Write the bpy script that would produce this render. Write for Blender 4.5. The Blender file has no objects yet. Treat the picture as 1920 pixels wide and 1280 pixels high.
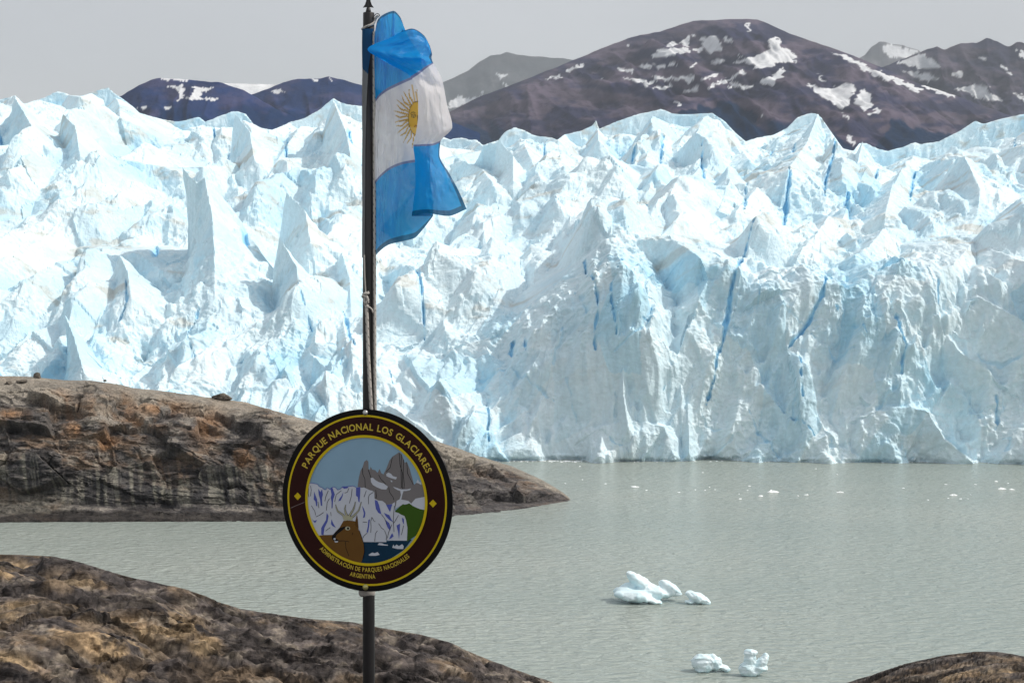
import bpy, bmesh, math, random
import numpy as np
from mathutils import Vector, Matrix

random.seed(5)
rng = np.random.default_rng(7)
scene = bpy.context.scene
COL = scene.collection

# ------------------------------------------------------------------ camera, sky, sun, exposure
F = 2667.0            # focal length in photo pixels (photo is 1920 wide)
HZ = 560.0            # photo row of the horizon
CAMZ = 50.0           # camera height above the lake, metres
cam_d = bpy.data.cameras.new("camera")
cam = bpy.data.objects.new("camera", cam_d)
COL.objects.link(cam)
cam.location = (0, 0, CAMZ)
cam.rotation_euler = (math.radians(90), 0, 0)
cam_d.sensor_width = 36.0
cam_d.lens = F / 1920 * 36.0
cam_d.shift_y = -80.0 / 1920
cam_d.clip_start = 0.1
cam_d.clip_end = 60000
scene.camera = cam

SUN_AZ, SUN_EL = 99.0, 47.0       # azimuth from +Y towards +X: high, from the right and a little behind the ice
w = bpy.data.worlds.new("World")
scene.world = w
w.use_nodes = True
wn, wl = w.node_tree.nodes, w.node_tree.links
bgn = wn["Background"]
sky = wn.new("ShaderNodeTexSky")
sky.sky_type = 'NISHITA'
sky.sun_disc = False
sky.sun_elevation = math.radians(SUN_EL)
sky.sun_rotation = math.radians(SUN_AZ)
sky.air_density = 1.0
sky.dust_density = 4.0
skymix = wn.new("ShaderNodeMixRGB")
skymix.inputs[0].default_value = 0.5
wl.new(sky.outputs[0], skymix.inputs[1])
skymix.inputs[2].default_value = (6.7, 6.2, 5.6, 1)      # even grey cloud layer
# faint unevenness of the cloud layer, the same all round
stc = wn.new("ShaderNodeTexCoord"); sno = wn.new("ShaderNodeTexNoise")
sno.inputs["Scale"].default_value = 3.2; sno.inputs["Detail"].default_value = 4
smp = wn.new("ShaderNodeMapping"); smp.inputs["Scale"].default_value = (1, 1, 2.4)
wl.new(stc.outputs["Generated"], smp.inputs[0]); wl.new(smp.outputs[0], sno.inputs["Vector"])
smr = wn.new("ShaderNodeMapRange"); smr.inputs["From Min"].default_value = .3; smr.inputs["From Max"].default_value = .7
smr.inputs["To Min"].default_value = .93; smr.inputs["To Max"].default_value = 1.07
wl.new(sno.outputs["Fac"], smr.inputs["Value"])
svm = wn.new("ShaderNodeVectorMath"); svm.operation = 'SCALE'
wl.new(skymix.outputs[0], svm.inputs[0]); wl.new(smr.outputs[0], svm.inputs["Scale"])
wl.new(svm.outputs[0], bgn.inputs[0])
bgn.inputs[1].default_value = 0.10
sd = bpy.data.lights.new("sun", 'SUN')
sun = bpy.data.objects.new("sun", sd)
COL.objects.link(sun)
sd.energy = 2.1
sd.angle = math.radians(0.6)
sd.color = (1.0, 0.94, 0.86)
az, el = math.radians(SUN_AZ), math.radians(SUN_EL)
sdir = Vector((math.sin(az) * math.cos(el), math.cos(az) * math.cos(el), math.sin(el)))
sun.rotation_euler = sdir.to_track_quat('Z', 'Y').to_euler()
sun.location = (300, 100, 400)
vs = scene.view_settings
vs.view_transform = 'Standard'
vs.look = 'None'
vs.exposure = 0.62
vs.gamma = 1.0
vs.use_curve_mapping = False
scene.cycles.volume_bounces = 0
scene.cycles.max_bounces = 8
scene.cycles.diffuse_bounces = 5

# ------------------------------------------------------------------ helpers
def srgb(r, g, b):
    f = lambda c: (c / 255) / 12.92 if c / 255 <= 0.04045 else ((c / 255 + 0.055) / 1.055) ** 2.4
    return (f(r), f(g), f(b))

def at(px, py, D):
    return np.array([(px - 960) / F * D, D, CAMZ - (py - HZ) / F * D])

def water_D(py):
    return CAMZ * F / (py - HZ)

def link(o, parent=None, label=None, cat=None, group=None, kind=None):
    COL.objects.link(o)
    if parent is not None:
        o.parent = parent
    if label: o["label"] = label
    if cat: o["category"] = cat
    if group: o["group"] = group
    if kind: o["kind"] = kind
    return o

def empty(name, loc, **kw):
    o = bpy.data.objects.new(name, None)
    o.location = loc
    o.empty_display_size = 0.2
    return link(o, **kw)

def mesh_obj(name, V, Fc, mat, parent=None, smooth=True, col=None, origin=None, **kw):
    """V (n,3) array, Fc list/array of faces; origin is subtracted from V and becomes the object location when top-level"""
    V = np.asarray(V, dtype=np.float64)
    loc = None
    if parent is not None and parent.type == 'EMPTY':
        V = V - np.array(parent.location)
    elif parent is not None and parent.get("_org") is not None:
        V = V - np.array(parent["_org"])
    elif origin is not None:
        V = V - np.array(origin)
        loc = origin
    me = bpy.data.meshes.new(name)
    if isinstance(Fc, np.ndarray):
        n, k = Fc.shape
        me.vertices.add(len(V))
        me.vertices.foreach_set("co", V.astype(np.float32).ravel())
        me.loops.add(n * k)
        me.loops.foreach_set("vertex_index", Fc.astype(np.int32).ravel())
        me.polygons.add(n)
        me.polygons.foreach_set("loop_start", np.arange(0, n * k, k, dtype=np.int32))
        me.polygons.foreach_set("loop_total", np.full(n, k, dtype=np.int32))
        me.update(calc_edges=True)
    else:
        me.from_pydata([tuple(v) for v in V], [], [tuple(f) for f in Fc])
        me.update()
    me.polygons.foreach_set("use_smooth", np.full(len(me.polygons), smooth, dtype=bool))
    if col is not None:
        a = me.color_attributes.new("Col", 'FLOAT_COLOR', 'POINT')
        c4 = np.ones((len(V), 4), dtype=np.float32)
        c4[:, :3] = col
        a.data.foreach_set("color", c4.ravel())
    me.materials.append(mat)
    o = bpy.data.objects.new(name, me)
    if loc is not None:
        o.location = loc
    return link(o, parent=parent, **kw)

def grid_faces(nr, nc):
    i = np.arange(nr - 1)[:, None] * nc + np.arange(nc - 1)[None, :]
    i = i.ravel()
    return np.stack([i, i + 1, i + nc + 1, i + nc], axis=1)

def sm(a, b, x):
    t = np.clip((x - a) / (b - a), 0, 1)
    return t * t * (3 - 2 * t)

def hsh(ix, iy, iz=0, seed=0):
    h = (ix.astype(np.int64) * 374761393 + iy.astype(np.int64) * 668265263 + np.int64(seed) * 974711 + (iz.astype(np.int64) * 2147483647 % 1274126177 if not np.isscalar(iz) else np.int64(iz)))
    h = h & 0xFFFFFFFF
    h = ((h ^ (h >> 13)) * 1274126177) & 0xFFFFFFFF
    h = ((h ^ (h >> 16)) * 2246822519) & 0xFFFFFFFF
    h = h ^ (h >> 15)
    return (h & 0xFFFFFF) / float(0xFFFFFF)

def vn2(x, y, seed=0):
    ix, iy = np.floor(x), np.floor(y)
    fx, fy = x - ix, y - iy
    ix, iy = ix.astype(np.int64), iy.astype(np.int64)
    u = fx * fx * fx * (fx * (fx * 6 - 15) + 10)
    v = fy * fy * fy * (fy * (fy * 6 - 15) + 10)
    a, b = hsh(ix, iy, 0, seed), hsh(ix + 1, iy, 0, seed)
    c, d = hsh(ix, iy + 1, 0, seed), hsh(ix + 1, iy + 1, 0, seed)
    return (a + (b - a) * u + (c - a) * v + (a - b - c + d) * u * v) * 2 - 1

def fbm2(x, y, seed=0, oct=4, gain=0.5):
    s, a = 0, 1.0
    for o in range(oct):
        s = s + a * vn2(x, y, seed + o * 17)
        x, y = 1.62 * x - 1.21 * y + 3.1, 1.21 * x + 1.62 * y - 1.7
        a *= gain
    return s

def ridge2(x, y, seed=0, oct=3, gain=0.5):
    s, a = 0, 1.0
    for o in range(oct):
        s = s + a * (1 - 2 * np.abs(vn2(x, y, seed + o * 17)))
        x, y = 1.62 * x - 1.21 * y + 3.1, 1.21 * x + 1.62 * y - 1.7
        a *= gain
    return s

def pyr(x, t, seed, ax=1.0, at_=1.0, ang=0.3, asym=0.35, lo=-0.9):
    """max of randomly turned, lopsided pyramids, one per unit cell: sharp crests, V-shaped gaps. Returns (value, cell id)"""
    ix, it = np.floor(x).astype(np.int64), np.floor(t).astype(np.int64)
    best = np.full(x.shape, lo)
    bid = np.zeros(x.shape)
    for di in (-1, 0, 1):
        for dj in (-1, 0, 1):
            cx, ct = ix + di, it + dj
            r1, r2 = hsh(cx, ct, 0, seed), hsh(cx, ct, 0, seed + 1)
            r3, r4, r5 = hsh(cx, ct, 0, seed + 2), hsh(cx, ct, 0, seed + 3), hsh(cx, ct, 0, seed + 4)
            dx, dt = x - (cx + 0.15 + 0.7 * r1), t - (ct + 0.15 + 0.7 * r2)
            a = ang + (r3 - 0.5) * 1.3
            ca, sa = np.cos(a), np.sin(a)
            p, q = (ca * dx + sa * dt) * ax, (-sa * dx + ca * dt) * at_
            kp = 1.3 * np.where(p > 0, 1 - asym + 0.5 * r4, 1 + asym + 0.6 * r5)
            kq = 0.9 + 0.5 * r4
            v = (0.25 + 0.85 * r5) - np.maximum(np.abs(p) * kp + 0.35 * np.abs(q) * kq, np.abs(q) * kq * 0.9)
            m = v > best
            best = np.where(m, v, best)
            bid = np.where(m, r3, bid)
    return best, bid

def facets(x, y, seed):
    """tilted flat plates, one per Voronoi cell; returns (height, border distance, cell random)"""
    ix, iy = np.floor(x).astype(np.int64), np.floor(y).astype(np.int64)
    d1 = np.full(x.shape, 9.0); d2 = np.full(x.shape, 9.0)
    hh = np.zeros(x.shape); rr = np.zeros(x.shape)
    for di in (-1, 0, 1):
        for dj in (-1, 0, 1):
            cx, cy = ix + di, iy + dj
            dx = x - (cx + hsh(cx, cy, 0, seed)); dy = y - (cy + hsh(cx, cy, 0, seed + 1))
            d = dx * dx + dy * dy
            g1, g2, g3 = hsh(cx, cy, 0, seed + 2) - .5, hsh(cx, cy, 0, seed + 3) - .5, hsh(cx, cy, 0, seed + 4)
            val = (g3 - .5) + 1.3 * (g1 * dx + g2 * dy)
            m = d < d1
            d2 = np.where(m, d1, np.minimum(d2, d))
            hh = np.where(m, val, hh); rr = np.where(m, g3, rr)
            d1 = np.where(m, d, d1)
    return hh, np.sqrt(d2) - np.sqrt(d1), rr

def grid_normals(P):
    du = np.gradient(P, axis=1); dv = np.gradient(P, axis=0)
    n = np.cross(du, dv)
    n /= np.linalg.norm(n, axis=2, keepdims=True) + 1e-9
    return n

def pip(px, py, poly):
    """vectorised point in polygon"""
    inside = np.zeros(px.shape, dtype=bool)
    n = len(poly)
    for i in range(n):
        x1, y1 = poly[i]; x2, y2 = poly[(i + 1) % n]
        if y1 == y2: continue
        c = ((y1 > py) != (y2 > py)) & (px < (x2 - x1) * (py - y1) / (y2 - y1) + x1)
        inside ^= c
    return inside

def mixc(a, b, m):
    return a + (np.asarray(b) - a) * m[..., None]

# ------------------------------------------------------------------ materials
def new_mat(name):
    m = bpy.data.materials.new(name)
    m.use_nodes = True
    nt = m.node_tree
    return m, nt.nodes, nt.links, nt.nodes["Principled BSDF"]

def plain(name, c, rough=0.5, spec=0.4, metal=0.0, wear=0.0):
    m, n, l, b = new_mat(name)
    b.inputs["Base Color"].default_value = (*c, 1)
    b.inputs["Roughness"].default_value = rough
    b.inputs["Specular IOR Level"].default_value = spec
    b.inputs["Metallic"].default_value = metal
    if wear > 0:
        tc = n.new("ShaderNodeTexCoord")
        no = n.new("ShaderNodeTexNoise"); no.inputs["Scale"].default_value = 14; no.inputs["Detail"].default_value = 8
        l.new(tc.outputs["Object"], no.inputs["Vector"])
        mx = n.new("ShaderNodeMixRGB"); mx.blend_type = 'MULTIPLY'
        mx.inputs[0].default_value = wear
        mx.inputs[1].default_value = (*c, 1)
        l.new(no.outputs["Fac"], mx.inputs[2])
        l.new(mx.outputs[0], b.inputs["Base Color"])
        mr = n.new("ShaderNodeMapRange")
        mr.inputs["To Min"].default_value = rough - .12; mr.inputs["To Max"].default_value = rough + .15
        l.new(no.outputs["Fac"], mr.inputs["Value"]); l.new(mr.outputs[0], b.inputs["Roughness"])
    return m

def attr_mat(name, rough, spec, nscale, namt, bscale, bdist, bstr=1.0, stretch=(1, 1, 1)):
    """base colour from the mesh's own colours, varied by fine noise, with fine bump"""
    m, n, l, b = new_mat(name)
    at_n = n.new("ShaderNodeAttribute"); at_n.attribute_name = "Col"
    tc = n.new("ShaderNodeTexCoord")
    mp = n.new("ShaderNodeMapping"); mp.inputs["Scale"].default_value = stretch
    l.new(tc.outputs["Object"], mp.inputs[0])
    no = n.new("ShaderNodeTexNoise"); no.inputs["Scale"].default_value = nscale; no.inputs["Detail"].default_value = 6
    no.inputs["Roughness"].default_value = 0.65
    l.new(mp.outputs[0], no.inputs["Vector"])
    mr = n.new("ShaderNodeMapRange")
    mr.inputs["From Min"].default_value = .25; mr.inputs["From Max"].default_value = .75
    mr.inputs["To Min"].default_value = 1 - namt; mr.inputs["To Max"].default_value = 1 + namt * .6
    l.new(no.outputs["Fac"], mr.inputs["Value"])
    mx = n.new("ShaderNodeVectorMath"); mx.operation = 'SCALE'
    l.new(at_n.outputs["Color"], mx.inputs[0]); l.new(mr.outputs[0], mx.inputs["Scale"])
    l.new(mx.outputs[0], b.inputs["Base Color"])
    b.inputs["Roughness"].default_value = rough
    b.inputs["Specular IOR Level"].default_value = spec
    nb = n.new("ShaderNodeTexNoise"); nb.inputs["Scale"].default_value = bscale; nb.inputs["Detail"].default_value = 7
    nb.inputs["Roughness"].default_value = 0.6
    l.new(mp.outputs[0], nb.inputs["Vector"])
    bp = n.new("ShaderNodeBump"); bp.inputs["Strength"].default_value = bstr; bp.inputs["Distance"].default_value = bdist
    l.new(nb.outputs["Fac"], bp.inputs["Height"])
    l.new(bp.outputs[0], b.inputs["Normal"])
    return m

M_ice = attr_mat("glacier_ice", 0.55, 0.25, 0.5, 0.13, 1.1, 0.5, 0.9)
M_rock = attr_mat("bedrock", 0.85, 0.2, 2.2, 0.7, 3.0, 0.12, 1.0)
def add_chips(m, scales, stretch, rot):
    """angular chipped relief: every small cell of the stone is tilted its own way"""
    n, l = m.node_tree.nodes, m.node_tree.links
    b = n["Principled BSDF"]
    bump = b.inputs["Normal"].links[0].from_node
    geo = n.new("ShaderNodeNewGeometry"); tc = n.new("ShaderNodeTexCoord")
    mp = n.new("ShaderNodeMapping"); mp.inputs["Scale"].default_value = stretch; mp.inputs["Rotation"].default_value = rot
    l.new(tc.outputs["Object"], mp.inputs[0])
    nz = n.new("ShaderNodeTexNoise"); nz.inputs["Scale"].default_value = 0.9; nz.inputs["Detail"].default_value = 4
    l.new(mp.outputs[0], nz.inputs["Vector"])
    wp = n.new("ShaderNodeVectorMath"); wp.operation = 'MULTIPLY_ADD'
    l.new(nz.outputs["Color"], wp.inputs[0]); wp.inputs[1].default_value = (1.2, 1.2, 1.2); l.new(mp.outputs[0], wp.inputs[2])
    acc = geo.outputs["Normal"]
    for sc_, amt in scales:
        vo = n.new("ShaderNodeTexVoronoi"); vo.inputs["Scale"].default_value = sc_
        l.new(wp.outputs[0], vo.inputs["Vector"])
        sb = n.new("ShaderNodeVectorMath"); sb.operation = 'SUBTRACT'; l.new(vo.outputs["Color"], sb.inputs[0]); sb.inputs[1].default_value = (.5, .5, .5)
        ma = n.new("ShaderNodeVectorMath"); ma.operation = 'MULTIPLY_ADD'
        l.new(sb.outputs[0], ma.inputs[0]); ma.inputs[1].default_value = (amt,) * 3; l.new(acc, ma.inputs[2])
        acc = ma.outputs[0]
    nm = n.new("ShaderNodeVectorMath"); nm.operation = 'NORMALIZE'; l.new(acc, nm.inputs[0])
    l.new(nm.outputs[0], bump.inputs["Normal"])
add_chips(M_rock, [(.45, .55), (1.1, .6), (2.6, .5)], (.55, .8, 1.9), (.1, .3, .2))
M_mount = attr_mat("mountain_rock", 0.95, 0.05, 0.012, 0.22, 0.02, 14.0, 0.7)
M_berg = attr_mat("floating_ice", 0.4, 0.35, 1.2, 0.05, 2.2, 0.08, 0.6)
M_black = plain("black_paint", (0.012, 0.012, 0.014), 0.42, 0.45, wear=0.5)
M_steel = plain("bolt_steel", (0.45, 0.46, 0.47), 0.38, 0.5, 0.8)
M_white_br = plain("worn_white_clamp", (0.55, 0.53, 0.5), 0.6, wear=0.6)

def water_material():
    m, n, l, b = new_mat("silty_lake_water")
    tc = n.new("ShaderNodeTexCoord")
    big = n.new("ShaderNodeTexNoise"); big.inputs["Scale"].default_value = 0.011; big.inputs["Detail"].default_value = 3
    mp0 = n.new("ShaderNodeMapping"); mp0.inputs["Scale"].default_value = (0.5, 1.6, 1)
    l.new(tc.outputs["Object"], mp0.inputs[0]); l.new(mp0.outputs[0], big.inputs["Vector"])
    cr = n.new("ShaderNodeValToRGB")
    cr.color_ramp.elements[0].position = .35; cr.color_ramp.elements[0].color = (0.29, 0.34, 0.315, 1)
    cr.color_ramp.elements[1].position = .65; cr.color_ramp.elements[1].color = (0.345, 0.39, 0.36, 1)
    l.new(big.outputs["Fac"], cr.inputs[0]); l.new(cr.outputs[0], b.inputs["Base Color"])
    b.inputs["Roughness"].default_value = 0.19
    b.inputs["IOR"].default_value = 1.33
    mp = n.new("ShaderNodeMapping"); mp.inputs["Scale"].default_value = (0.42, 0.95, 1); mp.inputs["Rotation"].default_value = (0, 0, 0.12)
    l.new(tc.outputs["Object"], mp.inputs[0])
    w1 = n.new("ShaderNodeTexNoise"); w1.inputs["Scale"].default_value = 0.9; w1.inputs["Detail"].default_value = 2.5; w1.inputs["Roughness"].default_value = .55
    w1.inputs["Distortion"].default_value = .4
    l.new(mp.outputs[0], w1.inputs["Vector"])
    # wind ripples are stronger in some patches of the lake than in others
    amp = n.new("ShaderNodeMapRange"); amp.inputs["From Min"].default_value = .3; amp.inputs["From Max"].default_value = .7
    amp.inputs["To Min"].default_value = .6; amp.inputs["To Max"].default_value = 1.0
    l.new(big.outputs["Fac"], amp.inputs["Value"])
    bp = n.new("ShaderNodeBump"); bp.inputs["Distance"].default_value = 1.35
    l.new(amp.outputs[0], bp.inputs["Strength"])
    l.new(w1.outputs["Fac"], bp.inputs["Height"]); l.new(bp.outputs[0], b.inputs["Normal"])
    return m
M_water = water_material()

# ------------------------------------------------------------------ lake
S = 26000.0
mesh_obj("lake", [(-S, -3000, 0), (S, -3000, 0), (S, S, 0), (-S, S, 0)], [(0, 1, 2, 3)], M_water, kind="structure",
         label="grey green silty lake with small wind ripples")

# ------------------------------------------------------------------ glacier
R2 = math.sqrt(0.5)
GY = 441.0
gpx = np.concatenate([np.linspace(-520, -30, 50, endpoint=False), np.linspace(-30, 1950, 920, endpoint=False), np.linspace(1950, 2700, 70)])
trow = np.concatenate([np.concatenate([np.linspace(-22, -4, 20, endpoint=False), np.linspace(-4, 62, 325, endpoint=False)]), 62 + (np.linspace(0, 1, 450) ** 1.12) * 520])
SKY = np.array([(-600, 200), (-200, 190), (0, 186), (28, 178), (45, 195), (60, 190), (75, 185), (110, 168), (130, 178), (150, 180), (185, 168), (200, 161), (215, 175), (230, 185), (250, 200), (262, 212), (300, 222), (330, 228), (345, 225), (372, 218), (385, 228), (410, 218), (440, 207), (460, 212), (475, 232), (490, 240), (510, 243), (545, 228), (570, 222), (600, 205), (625, 183), (640, 192), (670, 198), (690, 200), (720, 215), (760, 235), (800, 245), (845, 262), (860, 255), (880, 262), (895, 262), (905, 272), (920, 267), (935, 262), (945, 248), (965, 238), (985, 245), (1000, 253), (1035, 257), (1045, 262), (1060, 250), (1090, 245), (1110, 235), (1118, 224), (1123, 241), (1150, 230), (1170, 222), (1200, 213), (1240, 203), (1265, 213), (1300, 213), (1335, 210), (1360, 228), (1380, 250), (1398, 265), (1420, 257), (1450, 253), (1475, 240), (1495, 220), (1520, 211), (1535, 211), (1550, 235), (1580, 278), (1600, 283), (1610, 270), (1617, 263), (1640, 275), (1665, 283), (1700, 273), (1715, 265), (1725, 270), (1760, 265), (1800, 245), (1830, 225), (1845, 232), (1880, 222), (1920, 213), (2100, 205), (2800, 195)], float)
sky_e = (HZ - np.interp(gpx, SKY[:, 0], SKY[:, 1])) / F
DSKY = 880 + 30 * np.sin(gpx / 170.0)
WH = np.interp(gpx, [-600, 250, 500, 800, 980, 1130, 1300, 1600, 1920, 2700], [22, 24, 26, 29, 36, 49, 49, 49, 53, 55])
WD = np.interp(gpx, [-600, 300, 800, 1050, 1150, 1300, 1420, 2700], [34, 34, 34, 30, 16, 13, 10, 10])
nC, nR = len(gpx), len(trow)
Tb = np.zeros((nC, 10)); Hb9 = np.zeros((nC, 10))
smooth_e = np.convolve(np.pad(sky_e, 40, mode='edge'), np.ones(81) / 81, mode='valid')
for k in range(nC):
    zs = CAMZ + smooth_e[k] * DSKY[k] - 13
    wh = WH[k]
    yy = np.array([-1, -.3, 0, .42 * WD[k], WD[k], WD[k] + 40, DSKY[k] - GY - 80, DSKY[k] - GY, DSKY[k] - GY + 70, DSKY[k] - GY + 300])
    zz = np.array([-30, -1.5, 0.5, .55 * wh, wh, wh + 15, CAMZ + (zs - CAMZ) * .86, zs, zs - 14, zs - 60])
    Tb[k] = (yy + zz) * R2; Hb9[k] = (zz - yy) * R2
H0 = np.stack([np.interp(trow, Tb[k], Hb9[k]) for k in range(nC)], axis=1)     # (nR, nC)
TT = np.repeat(trow[:, None], nC, axis=1)
D0 = GY + (TT - H0) * R2
X0 = (gpx[None, :] - 960) / F * D0
twall = Tb[:, 4][None, :]
up = sm(-4, 30, TT - twall)              # 0 on the calving face, 1 on the broken surface above

# domain warp, then several sizes of broken blocks
wx = X0 + 5 * fbm2(X0 / 40, TT / 40, 11, 3); wt = TT + 5 * fbm2(X0 / 40, TT / 40, 31, 3)
pL, idL = pyr(wx / 44, wt / 58, 101, 1.25, 0.85, -0.45, 0.35)
pM, idM = pyr(wx / 17, wt / 22, 201, 1.2, 0.9, -0.4, 0.35)
pS, idS = pyr(wx / 6.0, wt / 7.5, 301, 1.1, .9, -.3, .3)
crumb = sm(.0, .7, fbm2(wx / 26, wt / 26, 333, 3))            # only some zones are crumbled
back = 1 - .6 * sm(-140, -10, D0 - DSKY[None, :])
disp = up * back * (26 * pL + 7.5 * pM + (.25 + 1.3 * crumb) * pS - 1.0) + (1 - up) * (5.5 * pL + 5.0 * pM + (.3 + 1.2 * crumb) * pS)
fh, fb, fr = facets(wx / 17 + .25 * wt / 17, wt / 24, 401)
fh2, fb2, fr2 = facets(wx / 5.0, wt / 8.0, 431)
disp = disp + (1 - up) * (5.0 * fh * sm(0, .08, fb) + 2.0 * fh2 * sm(0, .1, fb2)) + up * (1.5 * fh + .7 * fh2)
wA, idA = pyr(wx / 28 + .2 * wt / 28, wt / 36, 501, 1.1, .9, -.3, .3)
wB, idB = pyr(wx / 10.5 - .2 * wt / 10, wt / 13, 521, 1.1, .9, -.3, .3)
wC, idC = pyr(wx / 3.6, wt / 5.5, 541, 1.1, .9, -.2, .2)
wD, idD = pyr(wx / 2.0, wt / 2.4, 561)
wallpart = (1 - up) * (12 * wA + 5.0 * wB + 1.4 * wC + (.2 + .5 * crumb) * wD + 2.5 * fh * sm(0, .08, fb) - 3.0)
disp = np.where(up < 1, up * disp + wallpart, disp) + up * (.5 * wC + (.15 + .5 * crumb) * wD)
disp = disp + 1.6 * fbm2(wx / 13, wt / 13, 55, 2) * (0.9 - .2 * up)
Hs = H0 + disp

def solve(px, py, rise):
    k = int(np.argmin(np.abs(gpx - px)))
    Ds = np.linspace(425, 1000, 2300)
    z = CAMZ - (py - HZ) / F * Ds
    t = (Ds - GY + z) * R2; h = (z - (Ds - GY)) * R2
    g = h - np.interp(t, Tb[k], Hb9[k]) - rise
    i = int(np.argmax(g <= 0)) if (g <= 0).any() else len(Ds) - 1
    return (px - 960) / F * Ds[i], t[i], h[i]

def seg_field(pts, reach):
    """signed-side distance and crest height of a polyline in the (x,t) sheet, only near it"""
    P = np.array(pts)
    x0, x1 = P[:, 0].min() - reach, P[:, 0].max() + reach
    t0, t1 = P[:, 1].min() - reach, P[:, 1].max() + reach
    r0, r1 = np.searchsorted(trow, [t0, t1])
    cols = np.where(((X0[r0:r1 + 1] > x0) & (X0[r0:r1 + 1] < x1)).any(axis=0))[0] if r1 > r0 else []
    if len(cols) == 0: return None
    sl = (slice(r0, r1), slice(cols[0], cols[-1] + 1))
    x, t = X0[sl], TT[sl]
    best = np.full(x.shape, 1e9); hc = np.zeros(x.shape); side = np.zeros(x.shape); along = np.zeros(x.shape)
    n = len(P) - 1
    for i in range(n):
        ax, at0, ah = P[i]; bx, bt, bh = P[i + 1]
        dx, dt = bx - ax, bt - at0
        L2 = dx * dx + dt * dt + 1e-9
        s = np.clip(((x - ax) * dx + (t - at0) * dt) / L2, 0, 1)
        qx, qt = x - ax - s * dx, t - at0 - s * dt
        d = np.hypot(qx, qt)
        m = d < best
        best = np.where(m, d, best); hc = np.where(m, ah + s * (bh - ah), hc)
        side = np.where(m, np.sign(dx * qt - dt * qx), side); along = np.where(m, (i + s) / n, along)
    return sl, best, hc, side, along

# traced crests of the ice: (points px,py), rise above the mean surface, fall on the left/front side, fall on the right/back side
CREST = [
  
 ([(28, 180), (60, 230), (85, 262)], 14, .6, .8), ([(110, 172), (150, 182), (198, 166), (222, 190), (226, 222)], 14, .9, .7),
  ([(160, 318), (235, 302), (300, 312), (335, 322)], 10, .45, .9), ([(150, 345), (160, 400)], 7, 1.0, .5),
 ([(5, 290), (60, 320), (100, 330)], 7, .7, .9), ([(215, 480), (260, 475), (300, 505)], 8, .8, .6),
 ([(440, 210), (470, 240), (478, 285)], 12, .7, .8), ([(625, 186), (655, 250), (668, 330)], 13, .6, .7), ([(560, 240), (520, 300), (500, 340)], 9, .9, .6),
 ([(640, 480), (600, 540), (590, 640)], 8, .9, .7), ([(640, 590), (650, 640), (670, 700)], 7, 1.0, .9),
 
 
 ([(866, 300), (905, 318), (925, 345)], 9, .8, .8), ([(965, 240), (985, 275), (1010, 330)], 11, .8, .8), ([(1118, 224), (1122, 262)], 12, 1.6, 1.2), ([(1240, 205), (1225, 260), (1210, 300)], 11, .8, .6),
 ([(1335, 211), (1375, 262), (1405, 300)], 11, .6, .9), ([(1330, 290), (1290, 340), (1265, 390)], 9, 1.0, .5), ([(1150, 458), (1200, 448), (1262, 450), (1312, 482)], 12, 1.2, .6), ([(1150, 458), (1168, 500), (1166, 535)], 13, .6, .8),
 ([(1534, 211), (1514, 265), (1478, 318)], 16, .62, .5), ([(1534, 211), (1556, 245), (1582, 282)], 14, .6, .9), ([(1460, 330), (1420, 352), (1380, 395)], 9, 1.0, .5),
  ([(1690, 318), (1672, 350), (1660, 400)], 10, 1.0, .6),
  ([(1360, 485), (1330, 520), (1310, 560)], 9, .9, .6), ([(1485, 540), (1538, 528), (1590, 540), (1638, 511), (1662, 532), (1726, 524), (1776, 501), (1828, 452), (1860, 470), (1925, 500), (2050, 510)], 7, .8, .6),
 ([(1550, 410), (1530, 440), (1500, 470)], 8, 1.0, .5), ([(1655, 430), (1630, 462), (1600, 480)], 8, 1.0, .5),
 ([(1030, 572), (975, 595), (938, 632), (897, 637)], 5, .9, .7), ([(1040, 580), (1060, 660), (1105, 700), (1130, 760), (1135, 850)], 5, .6, 1.3), ([(905, 640), (950, 720), (985, 790), (1005, 850)], 4, .7, .8),
 ([(762, 500), (800, 505), (822, 560), (835, 620)], 7, .9, .7), ([(890, 500), (930, 480), (960, 520)], 7, .9, .8), ([(730, 760), (790, 800), (840, 845)], 5, .8, .9),
  ([(1130, 800), (1180, 790), (1245, 800), (1262, 850)], 7, .8, .9), ([(1290, 755), (1292, 850)], 5, 1.3, 1.3),
 ([(1628, 760), (1655, 800), (1672, 850)], 7, 1.0, .5), ([(1640, 770), (1700, 760), (1733, 770), (1760, 820), (1800, 850)], 8, .8, .8), ([(1880, 840), (1910, 805), (1960, 800)], 7, .8, .8), ([(1480, 850), (1540, 825), (1600, 850)], 5, .8, .9),
 ([(1300, 560), (1275, 640), (1278, 760)], 5, .8, .9), ([(1440, 590), (1468, 620), (1475, 660)], 5, .9, .6), ([(1490, 640), (1560, 602), (1620, 640), (1665, 700)], 4, .7, .8), ([(1630, 600), (1660, 650), (1668, 695)], 6, .9, .8), ([(1425, 720), (1470, 780), (1510, 835)], 4, .8, .7),
 ([(1830, 560), (1900, 600), (1950, 640)], 4, .7, .7), ([(1740, 590), (1790, 660), (1840, 690)], 4, .8, .7), ([(290, 560), (335, 545), (360, 600), (345, 650)], 5, .8, .9), ([(470, 660), (560, 640), (620, 700)], 5, .9, .7), ([(560, 760), (600, 720), (640, 745), (660, 800)], 6, .9, .9),
]
crest_mask = np.zeros_like(Hs)
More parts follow.
